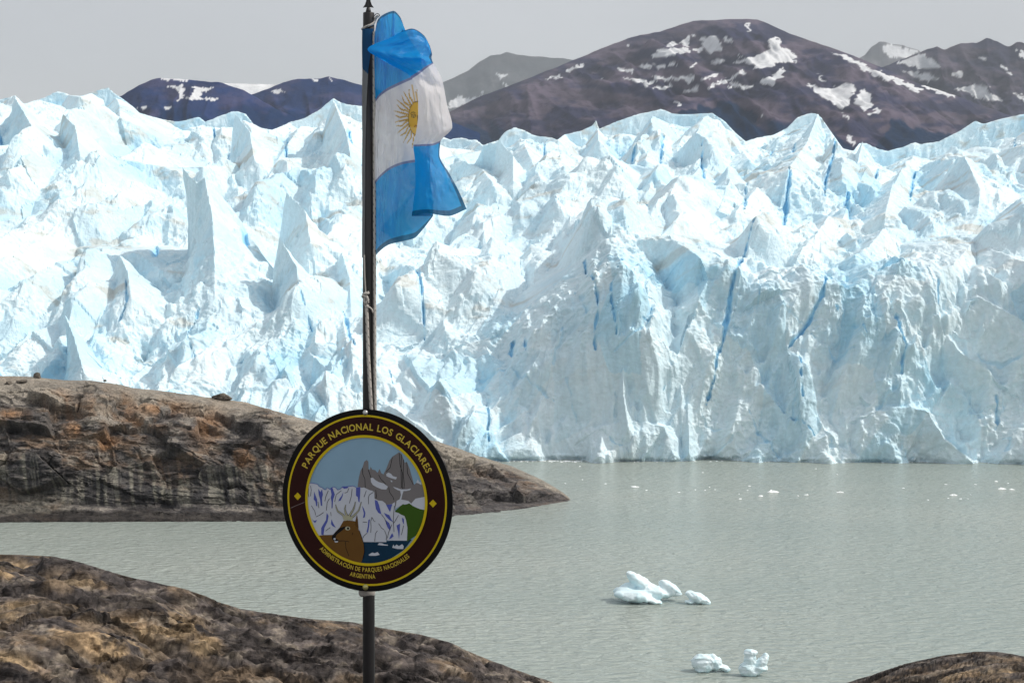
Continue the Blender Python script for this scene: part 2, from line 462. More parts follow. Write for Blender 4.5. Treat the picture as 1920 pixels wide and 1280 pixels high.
for pts, rise, kl, kr in CREST:
    big = 1.3 if min(q_[1] for q_ in pts) < 480 else 1.0
    P = [solve(px, py, rise * big) for px, py in pts]
    res = seg_field(P, 48)
    if res is None: continue
    sl, d, hc, side, al = res
    k = np.where(side < 0, kl * 1.25, kr) * 1.05
    dd = d * (1 + .18 * fbm2(X0[sl] / 7, TT[sl] / 7, 77, 3))
    jag = (.3 + .9 * crumb[sl]) * (.9 * vn2(X0[sl] / 3.0, TT[sl] / 3.0, 91) + .9 * pS[sl]) + .8 * fh2[sl]
    v = hc - k * dd + jag * np.clip(.35 + d / 12, 0, 1) + .12 * (Hs[sl] - H0[sl]) * np.clip(d / 14, 0, 1) + .75 * wallpart[sl] * np.clip(d / 6, 0, 1) + (.5 * wC[sl] + .4 * wD[sl])
    v = np.minimum(v, H0[sl] + 1.15 * rise * big * np.clip(1 - d / 40, -.6, 1) + .75 * wallpart[sl] * np.clip(d / 6, 0, 1))
    Hs[sl] = np.maximum(Hs[sl], v)
    crest_mask[sl] = np.maximum(crest_mask[sl], np.clip(1 - d / 20, 0, 1))
# free-standing pinnacles and fins: (crest points px, py, distance m), reach of the left face at top/bottom, of the right face at top/bottom (m)
TOWER = [
 ([(341, 310, 560), (352, 326, 558), (367, 338, 556), (382, 327, 554), (397, 400, 544), (402, 470, 530), (403, 560, 510)], (4, 25), (9, 26)),
 ([(537, 360, 560), (572, 395, 555), (582, 452, 542)], (8, 19), (8, 22)), ([(522, 440, 522), (556, 500, 512), (570, 595, 494)], (6, 22), (7, 22)),
 ([(1076, 328, 640), (1100, 385, 625), (1122, 450, 600)], (6, 30), (6, 14)), ([(1150, 332, 640), (1166, 375, 630), (1152, 425, 610)], (5, 14), (6, 18)),
 ([(1808, 292, 555), (1838, 354, 532), (1832, 403, 515), (1805, 452, 498), (1745, 497, 480)], (13, 22), (30, 36)),
 ([(1421, 436, 482), (1414, 495, 474), (1422, 555, 464)], (4, 11), (6, 16)), ([(1534, 211, 735), (1514, 265, 705), (1478, 320, 670)], (12, 26), (16, 26)), ([(1617, 264, 670), (1608, 305, 655), (1568, 366, 628)], (6, 16), (10, 22)),
 ([(1197, 264, 720), (1182, 360, 622), (1140, 410, 580), (1096, 455, 545), (1064, 525, 496)], (10, 15), (24, 26)), ([(908, 270, 715), (935, 262, 712), (962, 292, 702), (962, 338, 680)], (9, 12), (9, 14)),
 ([(118, 214, 715), (141, 236, 705), (150, 292, 680)], (12, 20), (10, 20)), ([(122, 590, 474), (138, 630, 468), (158, 700, 460)], (4, 9), (4, 9)), ([(1169, 688, 437), (1169, 740, 436), (1178, 800, 434)], (3, 5), (3, 6)),
 ([(28, 182, 740), (62, 240, 710), (85, 275, 690)], (16, 24), (16, 24)), ([(625, 187, 740), (650, 250, 700), (664, 330, 640)], (10, 22), (10, 22)), ([(440, 210, 760), (468, 245, 730), (476, 295, 700)], (8, 16), (8, 16)),
 ([(1335, 212, 790), (1372, 262, 750), (1402, 305, 720)], (14, 22), (8, 14)), ([(1245, 345, 640), (1225, 395, 610), (1200, 440, 585)], (6, 16), (10, 22)), ([(1690, 318, 640), (1675, 350, 625), (1655, 405, 600)], (6, 14), (8, 16)),
 ([(800, 300, 680), (815, 350, 655), (822, 410, 620)], (6, 14), (6, 14)), ([(985, 400, 600), (1000, 440, 585), (1005, 500, 560)], (5, 13), (5, 12)),
 ([(225, 478, 530), (240, 510, 520), (246, 560, 508)], (10, 20), (10, 18)), ([(640, 470, 540), (655, 520, 525), (660, 600, 500)], (6, 14), (6, 14)),
 ([(760, 495, 535), (795, 520, 525), (812, 600, 500)], (6, 14), (7, 14)), ([(885, 400, 610), (905, 440, 595), (912, 500, 570)], (6, 13), (6, 13)), ([(1330, 300, 690), (1318, 340, 670), (1290, 390, 645)], (6, 14), (8, 16)), ([(1440, 330, 660), (1425, 370, 640), (1400, 410, 615)], (5, 12), (7, 14)),
 ([(1548, 400, 590), (1535, 435, 575), (1510, 475, 555)], (5, 12), (8, 16)), ([(1640, 430, 560), (1625, 460, 548), (1600, 495, 530)], (5, 11), (7, 14)),
]
for pts, (l0, l1), (r0, r1) in TOWER:
    P = []
    for px, py, D_ in pts:
        z_ = CAMZ - (py - HZ) / F * D_
        P.append(((px - 960) / F * D_, (D_ - GY + z_) * R2, (z_ - (D_ - GY)) * R2))
    res = seg_field(P, max(l1, r1) + 4)
    if res is None: continue
    sl, d, hc, side, al = res
    wob = 1 + .22 * fbm2(X0[sl] / 8, TT[sl] / 8, 177, 3)
    wid = np.where(side < 0, l0 + (l1 - l0) * al, r0 + (r1 - r0) * al) * wob
    rise_ = hc - H0[sl]
    prof = np.clip(1 - d / wid, -.5, 1)
    v = H0[sl] + rise_ * np.where(prof > 0, prof, 3 * prof) + (.25 + .75 * np.clip(d / 4, 0, 1)) * (.9 * fh2[sl] + (.3 + .8 * crumb[sl]) * pS[sl] + .5 * wC[sl] + .35 * wD[sl])
    v = v + np.clip((d - 5) / 14, 0, 1) * .5 * np.clip(disp[sl], -8, 8)
    Hs[sl] = np.maximum(Hs[sl], np.where(prof > -.1, v, -1e9))
# the far skyline crest
P = [solve(px, py + 1, 12) for px, py in zip(np.linspace(-520, 2600, 260), np.interp(np.linspace(-520, 2600, 260), SKY[:, 0], SKY[:, 1]))]
res = seg_field(P, 25)
sl, d, hc, side, al = res
near_ok = d < 25
Hs[sl] = np.where(near_ok, np.maximum(Hs[sl], hc - 1.1 * d + (1.2 * pS[sl] + 3 * pM[sl] + 1.2 * fh2[sl]) * np.clip(d / 5, 0, 1)), Hs[sl])

# clefts of blue ice: (points), half width m, depth m
CRACK = [
 ([(1402, 487), (1368, 560), (1359, 618), (1343, 677), (1325, 759)], .9, 6), ([(1543, 532), (1533, 578), (1510, 618), (1474, 664)], .8, 5), ([(1495, 670), (1497, 785)], .45, 4), ([(1654, 598), (1671, 654), (1684, 677), (1679, 719)], .5, 4),
 ([(1090, 536), (1117, 605), (1112, 664), (1117, 697)], .45, 4), ([(1163, 542), (1143, 582), (1149, 644), (1153, 677)], .45, 4), ([(913, 749), (917, 790), (917, 838)], .5, 4), ([(962, 655), (960, 676)], 1.3, 6), ([(984, 662), (985, 690)], .8, 5),
 ([(1551, 328), (1546, 360), (1543, 387)], 1.0, 8), ([(1469, 374), (1472, 416)], 1.1, 8), ([(1585, 383), (1590, 429)], 1.6, 9), ([(1395, 378), (1390, 425)], .9, 7), ([(1482, 318), (1479, 335)], 1.1, 7), ([(1446, 300), (1440, 330)], .9, 6),
 ([(478, 470), (468, 515)], 1.6, 8), ([(294, 470), (296, 505)], 2.2, 8), ([(662, 290), (664, 322)], 1.2, 8), ([(541, 268), (540, 315)], 1.1, 8), ([(251, 575), (248, 605), (226, 622)], .7, 4), ([(645, 598), (656, 640), (671, 684)], .8, 5),
 ([(8, 275), (8, 310)], 1.4, 8), ([(1188, 318), (1184, 338)], 1.1, 7), ([(1240, 300), (1236, 330)], .9, 7), ([(1310, 330), (1318, 362)], 1.0, 7), ([(895, 490), (885, 510)], 1.5, 6), ([(782, 540), (792, 590), (797, 640)], .9, 5), ([(405, 245), (407, 280)], .9, 7),
 ([(1420, 560), (1415, 620)], .3, 3), ([(1740, 540), (1744, 590)], .35, 3), ([(1560, 600), (1640, 700)], .3, 2.5), ([(1440, 750), (1520, 835)], .35, 2.5), ([(1905, 258), (1900, 285)], .8, 6), ([(1710, 345), (1703, 385)], .9, 6), ([(1210, 600), (1222, 650), (1200, 655)], .3, 2.5),
 ([(730, 700), (736, 740)], .3, 3), ([(560, 590), (590, 640)], .3, 3), ([(380, 600), (352, 640), (372, 690)], .5, 3), ([(1300, 690), (1296, 740)], .3, 3), ([(1856, 720), (1860, 800)], .3, 3), ([(430, 290), (428, 330)], .9, 6), ([(1020, 290), (1012, 330)], .9, 6), ([(760, 290), (757, 330)], 1.0, 6), ([(1640, 330), (1632, 372)], .8, 6),
]
for k in range(26):
    x_, y_ = random.uniform(560, 1915), random.uniform(560, 845)
    a_ = random.choice([random.gauss(1.55, .25), random.gauss(.75, .25), random.gauss(2.3, .3)])
    L_ = random.uniform(40, 110); n_ = 4
    pl = [(x_, y_)]
    for _ in range(n_):
        a_ += random.gauss(0, .3)
        pl.append((pl[-1][0] + math.cos(a_) * L_ / n_, min(852, pl[-1][1] + math.sin(a_) * L_ / n_)))
    CRACK.append((pl, random.uniform(.4, .6), random.uniform(.8, 1.5)))
blue = np.zeros_like(Hs)
for pts, hw, dep in CRACK:
    pts = [pts[0]] + [p for a, b in zip(pts[:-1], pts[1:]) for p in (((a[0] + b[0]) / 2 + random.uniform(-4, 4), (a[1] + b[1]) / 2), b)]
    P = [solve(px, py, 2) for px, py in pts]
    res = seg_field(P, hw * 8 + 4)
    if res is None: continue
    sl, d, hc, side, al = res
    hw = hw * .36
    ww = hw * (.35 + 1.1 * np.sin(np.pi * np.clip(al * .9 + .05, 0, 1))) * (1 + .35 * vn2(X0[sl] / 2, TT[sl] / 2, 5))
    d = d + .35 * vn2(X0[sl] / 1.7, TT[sl] / 1.7, 9)
    g = np.exp(-np.clip(d / ww, 0, 5) ** 2)
    Hs[sl] -= .4 * dep * g
    blue[sl] = np.maximum(blue[sl], min(1, .1 + dep / 6) * np.exp(-(np.clip(d, 0, 99) / (ww * 1.15)) ** 2))
YY = GY + (TT - Hs) * R2 - .07 * np.clip(X0 - 61, 0, 150) * (1 - up)      # the front swings a little towards us on the right
ZZ = (TT + Hs) * R2
XX = X0.copy()
# keep the broken surface under the real skyline
col_e = (HZ - np.interp(960 + XX / YY * F, SKY[:, 0], SKY[:, 1])) / F
over = ZZ - (CAMZ + col_e * YY)
ZZ = np.where(over > 0, ZZ - over - 1.6 * np.abs(vn2(XX / 6, YY / 10, 95)) - .8 * np.abs(vn2(XX / 2.4, YY / 4, 96)), ZZ)
# waves have undercut the foot of the ice
YY = YY + 1.5 * sm(1.5, 0.1, ZZ) * (0.3 + .7 * np.clip(vn2(XX / 9, XX / 31, 3) + .5, 0, 1))
G = np.stack([XX, YY, ZZ], axis=2)
Nn = grid_normals(G)
Nn *= np.sign(-Nn[..., 1:2] + Nn[..., 2:3] + 1e-9)
# melt scallops and crumbly texture
q = (XX + .35 * YY, ZZ + .55 * YY)
qd = q[0] * .8 - q[1] * .6, q[0] * .6 + q[1] * .8
sc = -np.abs(vn2(q[0] / 5.2, q[1] / 3.6, 61)) * .5 + .16 * vn2(qd[0] / 6.0, qd[1] / 1.0, 62) + .28 * vn2(q[0] / 1.5, q[1] / 1.2, 65) + .16 * vn2(q[0] / .8, q[1] / .7, 63)
rough_patch = sm(-.2, .6, fbm2(q[0] / 22, q[1] / 18, 64, 3))
keep = np.clip(1 - 2 * sm(-3.0, 1.0, over), 0.45, 1)
G = G + Nn * (sc * (.22 + .75 * rough_patch) * keep)[..., None]
# ice colour: white weathered crust, clearer bluish ice on fresh fracture plates, saturated blue in the clefts, thin dirt bands
plate = sm(.45, .75, fr) * (1 - .5 * up) * .55 + sm(.6, .9, idM) * .25
plate = np.clip(plate + .35 * sm(.1, .9, fbm2(q[0] / 30, q[1] / 24, 70, 4)), 0, 1)
c = np.zeros(G.shape); c[:] = (0.70, 0.85, 0.92)
c = mixc(c, (0.46, 0.735, 0.885), plate)
c = mixc(c, (0.72, 0.87, 0.93), .7 * sm(.2, .8, rough_patch) * (1 - plate))
dirt = sm(.55, .95, ridge2(q[0] / 38 + .3 * q[1] / 20, q[1] / 15, 81, 3)) * sm(.1, .7, fbm2(q[0] / 9, q[1] / 5, 82, 3)) * (.25 + .75 * up)
c = mixc(c, (0.50, 0.47, 0.40), np.clip(.55 * dirt, 0, 1))
c = mixc(c, (0.30, 0.69, 0.95), np.clip(1.15 * blue, 0, 1) * .78)
mesh_obj("glacier", G.reshape(-1, 3), grid_faces(nR, nC), M_ice, col=c.reshape(-1, 3), smooth=False, kind="structure",
         label="towering white and pale blue glacier front of broken ice pinnacles rising from the lake")
del pL, pM, pS, fh, fh2, disp, Nn, sc, TT, X0, H0, Hs

# ------------------------------------------------------------------ mountains
def mountain(name, ridge, Dr, Db, ncol, nrow, colfn, label, seed, snow=(), rough=1.0, bow=1.0, ridge_noise=1.0):
    R = np.array(ridge, float)
    px = np.linspace(R[0, 0], R[-1, 0], ncol)
    pyr_ = np.interp(px, R[:, 0], R[:, 1])
    s = np.concatenate([[0, .12, .22], np.linspace(.28, 1, nrow), np.linspace(1.02, 1.3, 8)])[:, None]
    D = Db + (Dr - Db) * s
    e = (HZ - pyr_)[None, :] / F
    zr = CAMZ + e * Dr
    x = (px[None, :] - 960) / F * D
    z = -40 + (zr + 40) * np.where(s <= 1, np.clip(s, 0, 1) ** bow, 1 - (s - 1) * 1.6)
    fade = np.clip((1 - s) * 6, 0.0, 1) * np.clip(s * 8, 0, 1)
    sc_ = Dr / 5000
    gul = ridge2(x / (260 * sc_) + .25 * z / (260 * sc_), z / (900 * sc_), seed, 4)
    det = fbm2(x / (90 * sc_), z / (70 * sc_), seed + 5, 4)
    off = (34 * gul + 14 * det) * sc_ * rough * np.where(s <= 1, fade, 0)
    z = z + off * .7
    y = D + 0 * x - off * 1.2
    z = np.where(s <= 1, z, z) + ridge_noise * 5 * sc_ * fbm2(x / (60 * sc_), D / (200 * sc_), seed + 9, 3) * np.clip(s * 4 - 2, 0, 1)
    P = np.stack([x, y, z], axis=2)
    ppx = 960 + x / y * F; ppy = HZ - (z - CAMZ) / y * F
    jx = ppx + 5 * fbm2(ppx / 11, ppy / 7, seed + 20, 3); jy = ppy + 3.0 * fbm2(ppx / 9, ppy / 5, seed + 21, 3)
    c = colfn(ppx, ppy, gul, det)
    m = np.zeros(ppx.shape)
    for poly in snow:
        m = np.maximum(m, pip(jx, jy, poly).astype(float))
    c = mixc(c, (0.66, 0.69, 0.72), m * .95)
    return mesh_obj(name, P.reshape(-1, 3), grid_faces(P.shape[0], P.shape[1]), M_mount, col=c.reshape(-1, 3), kind="structure", label=label)

def rock_col(base, tint, forest, forest_line):
    def fn(ppx, ppy, gul, det):
        c = np.zeros(ppx.shape + (3,)); c[:] = base
        band = fbm2(ppx / 60 + ppy / 40, ppy / 18 - ppx / 160, 400, 5, .6) + .3 * det
        c = mixc(c, tint, sm(-.45, .6, band))
        c *= (1 + .25 * np.clip(det, -1, 1))[..., None]
        if forest is not None:
            fl = np.interp(ppx, *zip(*forest_line)) + 16 * fbm2(ppx / 26 - ppy / 30, ppy / 30, 410, 4)
            c = mixc(c, forest, sm(-3, 5, ppy - fl))
        return c
    return fn

def sheet_spots(spots):
    out = []
    for cx, cy, w_, h_, a in spots:
        pts = []
        for k in range(12):
            th = k / 12 * 2 * math.pi
            r = random.uniform(.6, 1.15)
            u, v = w_ / 2 * math.cos(th) * r, h_ / 2 * math.sin(th) * r
            pts.append((cx + u * math.cos(a) - v * math.sin(a), cy + u * math.sin(a) + v * math.cos(a)))
        out.append(pts)
    return out

main_snow = [
 [(1222, 100), (1240, 92), (1290, 90), (1292, 98), (1240, 108), (1224, 109)], [(1276, 80), (1285, 66), (1292, 70), (1290, 90), (1278, 86)], [(1314, 70), (1335, 68), (1348, 80), (1352, 95), (1330, 101), (1322, 90)], [(1248, 85), (1262, 78), (1270, 84), (1256, 88)], [(1294, 94), (1320, 88), (1322, 97), (1300, 99)],
 [(1199, 120), (1220, 120), (1218, 128), (1203, 128)], [(1226, 121), (1248, 122), (1248, 128), (1228, 128)], [(1255, 121), (1266, 117), (1272, 124), (1256, 125)], [(1158, 130), (1184, 131), (1186, 137), (1158, 135)], [(1168, 144), (1200, 155), (1220, 162), (1212, 152), (1182, 146)], [(1214, 142), (1258, 145), (1300, 143), (1302, 150), (1290, 158), (1280, 150), (1230, 150)], [(1205, 157), (1228, 150), (1226, 160), (1208, 163)], [(1228, 166), (1256, 155), (1256, 165), (1240, 171)], [(1270, 172), (1312, 163), (1308, 170), (1285, 176)],
 [(1330, 118), (1350, 112), (1358, 116), (1338, 124)], [(1318, 145), (1346, 137), (1346, 143), (1322, 149)], [(1326, 163), (1380, 138), (1392, 128), (1396, 136), (1362, 155), (1334, 165)], [(1376, 118), (1420, 104), (1436, 100), (1445, 72), (1462, 72), (1464, 90), (1480, 92), (1496, 110), (1486, 118), (1462, 118), (1440, 128), (1408, 132), (1418, 122), (1400, 116)], [(1420, 157), (1450, 142), (1462, 130), (1472, 128), (1466, 142), (1454, 158), (1440, 161)],
 [(1558, 96), (1590, 106), (1640, 130), (1700, 155), (1730, 170), (1726, 173), (1680, 157), (1630, 136), (1590, 116)], [(1732, 158), (1760, 166), (1790, 180), (1780, 184), (1736, 164)], [(1516, 154), (1540, 166), (1566, 165), (1584, 154), (1600, 160), (1602, 176), (1588, 198), (1580, 206), (1560, 190), (1535, 178)], [(1602, 178), (1620, 168), (1634, 184), (1638, 200), (1622, 208), (1604, 192)], [(1626, 216), (1648, 200), (1651, 208), (1632, 217)], [(1532, 138), (1546, 150), (1550, 156), (1538, 150)], [(1582, 212), (1592, 214), (1594, 224), (1586, 220)], [(1586, 252), (1600, 256), (1604, 270), (1598, 276)],
 [(1062, 134), (1090, 118), (1092, 124), (1068, 136)], [(1022, 148), (1048, 140), (1050, 144), (1024, 152)], [(1122, 147), (1134, 146), (1130, 150)], [(1360, 164), (1380, 155), (1412, 160), (1400, 166)], [(1398, 42), (1404, 44), (1403, 60), (1399, 56)],
] + sheet_spots([(1365, 76, 14, 9, 0), (1300, 68, 10, 4, 0), (1175, 86, 6, 5, 0), (1270, 196, 9, 8, 0), (1431, 220, 6, 7, 0), (1300, 122, 24, 5, -.3), (1385, 106, 10, 4, 0)])
mountain("mountain", [(640, 300), (760, 262), (840, 212), (870, 196), (900, 182), (960, 158), (1010, 140), (1060, 120), (1100, 104), (1150, 82), (1200, 67), (1240, 58), (1280, 45), (1300, 40), (1360, 37), (1420, 37), (1440, 45), (1480, 64), (1540, 84), (1600, 105), (1660, 130), (1720, 155), (1780, 175), (1830, 195), (1880, 212), (1960, 236), (2100, 270), (2300, 300)], 8200, 3600, 760, 210,
         rock_col((0.026, 0.029, 0.066), (0.088, 0.074, 0.104), (0.001, 0.018, 0.056), [(600, 262), (840, 235), (900, 238), (960, 255), (1060, 262), (1200, 245), (1330, 200), (1350, 185), (1400, 210), (1440, 235), (1480, 228), (1560, 235), (1600, 262), (1640, 275), (1670, 222), (1700, 225), (1760, 245), (1850, 258), (2000, 270)]),
         "broad purple brown mountain with streaky snow patches, the highest peak behind the glacier", 500, main_snow, bow=.95, ridge_noise=.4)
mountain("mountain", [(1560, 160), (1640, 132), (1690, 112), (1712, 104), (1740, 92), (1757, 87), (1772, 92), (1800, 83), (1830, 83), (1850, 73), (1875, 80), (1893, 84), (1905, 80), (1925, 84), (2000, 100), (2150, 150), (2300, 190)], 9600, 8400, 320, 170,
         rock_col((0.036, 0.038, 0.068), (0.080, 0.070, 0.096), None, None), "dark jagged mountain with small snow streaks at the right edge", 540,
         [[(1680, 116), (1735, 100), (1745, 110), (1760, 128), (1720, 130), (1700, 122)], [(1692, 134), (1740, 138), (1764, 150), (1740, 154)], [(1790, 164), (1850, 160), (1856, 175), (1880, 190), (1850, 190), (1820, 178)], [(1786, 138), (1800, 134), (1802, 144), (1790, 145)], [(1878, 118), (1896, 132), (1890, 134), (1876, 122)], [(1908, 94), (1925, 98), (1925, 112), (1912, 104)], [(1900, 172), (1925, 184), (1925, 192), (1905, 180)], [(1832, 106), (1846, 108), (1846, 114), (1834, 112)], [(1880, 126), (1896, 138), (1890, 140)]], rough=1.3, ridge_noise=1.2)
mountain("mountain", [(1540, 135), (1600, 112), (1622, 103), (1634, 88), (1648, 78), (1662, 79), (1690, 88), (1720, 96), (1735, 105), (1800, 130)], 19000, 16500, 140, 70,
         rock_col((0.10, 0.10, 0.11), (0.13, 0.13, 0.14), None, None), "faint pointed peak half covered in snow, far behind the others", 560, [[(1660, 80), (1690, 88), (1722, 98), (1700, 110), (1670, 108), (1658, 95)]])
mountain("mountain", [(700, 215), (780, 180), (835, 152), (880, 130), (900, 116), (920, 104), (938, 103), (950, 98), (968, 103), (990, 104), (1020, 106), (1060, 112), (1090, 116), (1180, 130), (1300, 150)], 20000, 16500, 240, 120,
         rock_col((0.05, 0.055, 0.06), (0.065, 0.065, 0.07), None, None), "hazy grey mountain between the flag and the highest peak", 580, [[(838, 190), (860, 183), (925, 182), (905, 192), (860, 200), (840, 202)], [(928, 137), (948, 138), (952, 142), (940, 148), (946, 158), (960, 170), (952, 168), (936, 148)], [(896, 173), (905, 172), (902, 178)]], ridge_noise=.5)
mountain("mountain", [(60, 260), (160, 212), (228, 180), (260, 160), (285, 151), (303, 147), (330, 147), (345, 150), (380, 152), (420, 158), (455, 168), (480, 180), (520, 205), (560, 225), (640, 250)], 5200, 3900, 280, 110,
         rock_col((0.010, 0.030, 0.110), (0.040, 0.046, 0.115), (0.002, 0.024, 0.090), [(0, 215), (300, 212), (700, 205)]), "low dark blue hill with snow on its rounded top, left of the flagpole", 600,  # blue of the distant air is put into the hill's own colour
         [[(298, 146), (325, 143), (352, 150), (345, 153), (300, 152)], [(306, 160), (340, 160), (346, 172), (342, 186), (332, 188), (336, 172), (322, 163)], [(358, 164), (372, 164), (400, 166), (374, 172), (378, 186), (360, 190), (346, 184), (362, 180)], [(378, 183), (405, 184), (404, 188), (380, 188)], [(258, 202), (274, 200), (272, 206), (262, 207)], [(304, 200), (318, 199), (316, 203), (306, 206)]], ridge_noise=.6)
mountain("mountain", [(330, 230), (400, 200), (450, 184), (480, 176), (505, 166), (530, 156), (560, 148), (580, 147), (600, 149), (616, 144), (635, 148), (655, 154), (690, 162), (740, 180), (820, 215), (900, 250)], 5600, 4300, 280, 110,
         rock_col((0.010, 0.032, 0.110), (0.036, 0.046, 0.115), (0.002, 0.024, 0.090), [(0, 215), (900, 205)]), "low dark blue hill with twin snow flecks on top, just left of the flagpole", 620,  # distance haze painted in as blue rock and forest colour
         [[(584, 146), (602, 151), (598, 153), (588, 151)], [(612, 145), (628, 151), (620, 152)], [(508, 171), (530, 168), (536, 173), (512, 175)], [(515, 232), (520, 214), (524, 214), (520, 236)]], ridge_noise=.6)
mountain("snowfield", [(320, 170), (380, 154), (440, 157), (500, 158), (545, 156), (600, 170), (660, 190)], 6100, 5200, 120, 50,
         rock_col((0.62, 0.65, 0.68), (0.66, 0.69, 0.71), None, None), "snow covered saddle between the two low dark hills", 640, rough=.3, ridge_noise=.2)

# ------------------------------------------------------------------ rocky headland across the inlet
def rock_colours(P, seed, warm, cold, pale, dark, warm_amt=0.0, sc_=1.0):
    x, y, z = P[..., 0] * sc_, P[..., 1] * sc_, P[..., 2] * sc_
    a = fbm2(x / 9 + .3 * y / 9, (z + .4 * y) / 5, seed, 5, .6)
    b = fbm2(x / 3.2, (z + .5 * y) / 1.6, seed + 30, 4, .6)
    c = np.zeros(P.shape); c[:] = cold
    c = mixc(c, warm, sm(-.1 - warm_amt, .7 - warm_amt, a))
    c = mixc(c, pale, .6 * sm(.25, .9, b))
    c = mixc(c, dark, .75 * sm(.2, .8, -b - .3 * a))
    return c

hpx = np.concatenate([np.linspace(-420, -20, 60, endpoint=False), np.linspace(-20, 1074, 660)])
crest_h = np.interp(hpx, [-420, -200, 0, 60, 120, 170, 210, 250, 300, 335, 370, 420, 460, 520, 585, 650, 720, 820, 850, 880, 905, 930, 960, 1000, 1020, 1040, 1056, 1066, 1074], [690, 694, 704, 706, 712, 713, 718, 727, 732, 737, 742, 748, 754, 771, 790, 800, 812, 828, 838, 849, 858, 866, 875, 893, 903, 915, 924, 933, 938])
wat_h = np.interp(hpx, [-420, 0, 300, 530, 700, 850, 930, 985, 1020, 1050, 1074], [980, 979, 977, 977, 973, 968, 960, 952, 946, 941, 938])
Dw = water_D(wat_h)
taper = sm(1076, 930, hpx)
Dc = Dw + 4 + 44 * taper
zc = CAMZ - (crest_h - HZ) / F * Dc
pv = np.array([0, .03, .09, .16, .30, .52, .70, .82, .92, 1.0])
pD = np.array([-.06, .0, .10, .17, .26, .42, .70, 1.0, 1.5, 2.3])
pz = np.array([-.10, .01, .055, .10, .40, .72, .925, 1.0, .84, -.2])
v = np.concatenate([np.linspace(0, .84, 270, endpoint=False), np.linspace(.84, 1, 16)])
cD = np.interp(v, pv, pD)[:, None]; cz = np.interp(v, pv, pz)[:, None]
cz = np.where(cz > .98, cz, cz)
D = Dw[None, :] + (Dc - Dw)[None, :] * cD
z = zc[None, :] * cz
z = np.where((cD > 1), np.maximum(z, -3), z)
x = (hpx[None, :] - 960) / F * D
P = np.stack([x, D, z], axis=2)
N = grid_normals(P); N *= np.sign(-N[..., 1:2] + N[..., 2:3] + 1e-9)
tp = np.clip(zc / 8, .12, 1)[None, :]
s1 = x + .45 * D
fh, fb, fr = facets(s1 / 10 + .5 * z / 10 + .12 * fbm2(s1 / 6, z / 6, 3, 2), (z + .35 * D) / 6.5 + .12 * fbm2(s1 / 6, z / 6, 4, 2), 801)
fh2, fb2, fr2 = facets(s1 / 3.4 + z / 5, (z + .35 * D) / 1.5, 831)
face = sm(.05, .25, cz) * (1 - sm(.9, .99, cz))
strat = vn2(s1 / 22, z / .55 + .12 * s1, 841) + .6 * vn2(s1 / 9, z / .25, 842)
dsp = tp * (face * (4.2 * fh * sm(0, .07, fb) + .9 * fh2 * sm(0, .1, fb2) - .35 * np.exp(-(fb / .05) ** 2)) + .35 * strat * (1 - .5 * face) + .6 * fbm2(s1 / 8, (z + .4 * D) / 5, 851, 4) * (.3 + face) + .12 * fbm2(s1 / 1.1, (z + .4 * D) / .8, 861, 3) + .25 * fh2 * (1 - face))
limit = 1 - .85 * sm(.93, 1.0, cz) * np.where(cD > 1.05, 0, 1)
P = P + N * (dsp * limit)[..., None]
lim_e = (HZ - np.interp(960 + P[..., 0] / P[..., 1] * F, hpx, crest_h)) / F
ov = P[..., 2] - (CAMZ + lim_e * P[..., 1]) - .18 * vn2(s1 / 1.7, D / 3, 870) - .1
P[..., 2] -= np.clip(ov, 0, None)
ppy = HZ - (P[..., 2] - CAMZ) / P[..., 1] * F; ppx = 960 + P[..., 0] / P[..., 1] * F
c = rock_colours(P, 880, (0.165, 0.122, 0.09), (0.105, 0.098, 0.094), (0.30, 0.275, 0.24), (0.024, 0.023, 0.025))
frac = (ppy - crest_h[None, :]) / (wat_h - crest_h + 1)[None, :]
jit = .14 * fbm2(s1 / 9, z / 5, 890, 4)
c = mixc(c, (0.33, 0.30, 0.25), .75 * sm(.28, .06, frac + jit))                                            # paler towards the top
och = np.zeros(ppx.shape)
for cx, cy, rx, ry in [(205, 768, 55, 26), (110, 760, 22, 26), (300, 765, 60, 14), (140, 800, 22, 28), (250, 800, 40, 22), (460, 860, 45, 22), (390, 800, 30, 28), (20, 775, 26, 8), (200, 840, 22, 30)]:
    och = np.maximum(och, np.exp(-(((ppx - cx) / rx) ** 2 + ((ppy - cy) / ry) ** 2)))
c = mixc(c, (0.29, 0.165, 0.085), np.clip(och * .85 * sm(-.7, .35, fbm2(s1 / 4, z / 2.4, 895, 4)), 0, .85))      # rust stained slabs
wet = sm(.50, .66, frac + jit) * (1 - sm(.84, .90, frac))
stk = sm(-.25, .5, vn2(s1 / .9, z / 16, 896) + .5 * vn2(s1 / .4, z / 9, 897))
c = mixc(c, (0.042, 0.042, 0.045), wet * .75 * (1 - stk)); c = mixc(c, (0.22, 0.215, 0.18), wet * .7 * stk * sm(.4, .75, fr + .3))   # black and lichen green run-off streaks
c = mixc(c, (0.15, 0.14, 0.115), .6 * sm(.72, .86, frac) * sm(190, 60, ppx) * (1 - sm(.93, .96, frac)))          # gravel apron
c = mixc(c, (0.028, 0.025, 0.023), .85 * sm(.930, .955, frac + .25 * jit))                                        # wet band at the water
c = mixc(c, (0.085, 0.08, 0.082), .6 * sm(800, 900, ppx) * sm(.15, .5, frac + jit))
c *= (1 + .35 * (fr2 - .5))[..., None]
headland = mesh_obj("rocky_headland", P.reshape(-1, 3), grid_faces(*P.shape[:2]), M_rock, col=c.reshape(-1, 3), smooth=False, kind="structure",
         label="rust and grey rock headland sloping into the lake behind the round sign")

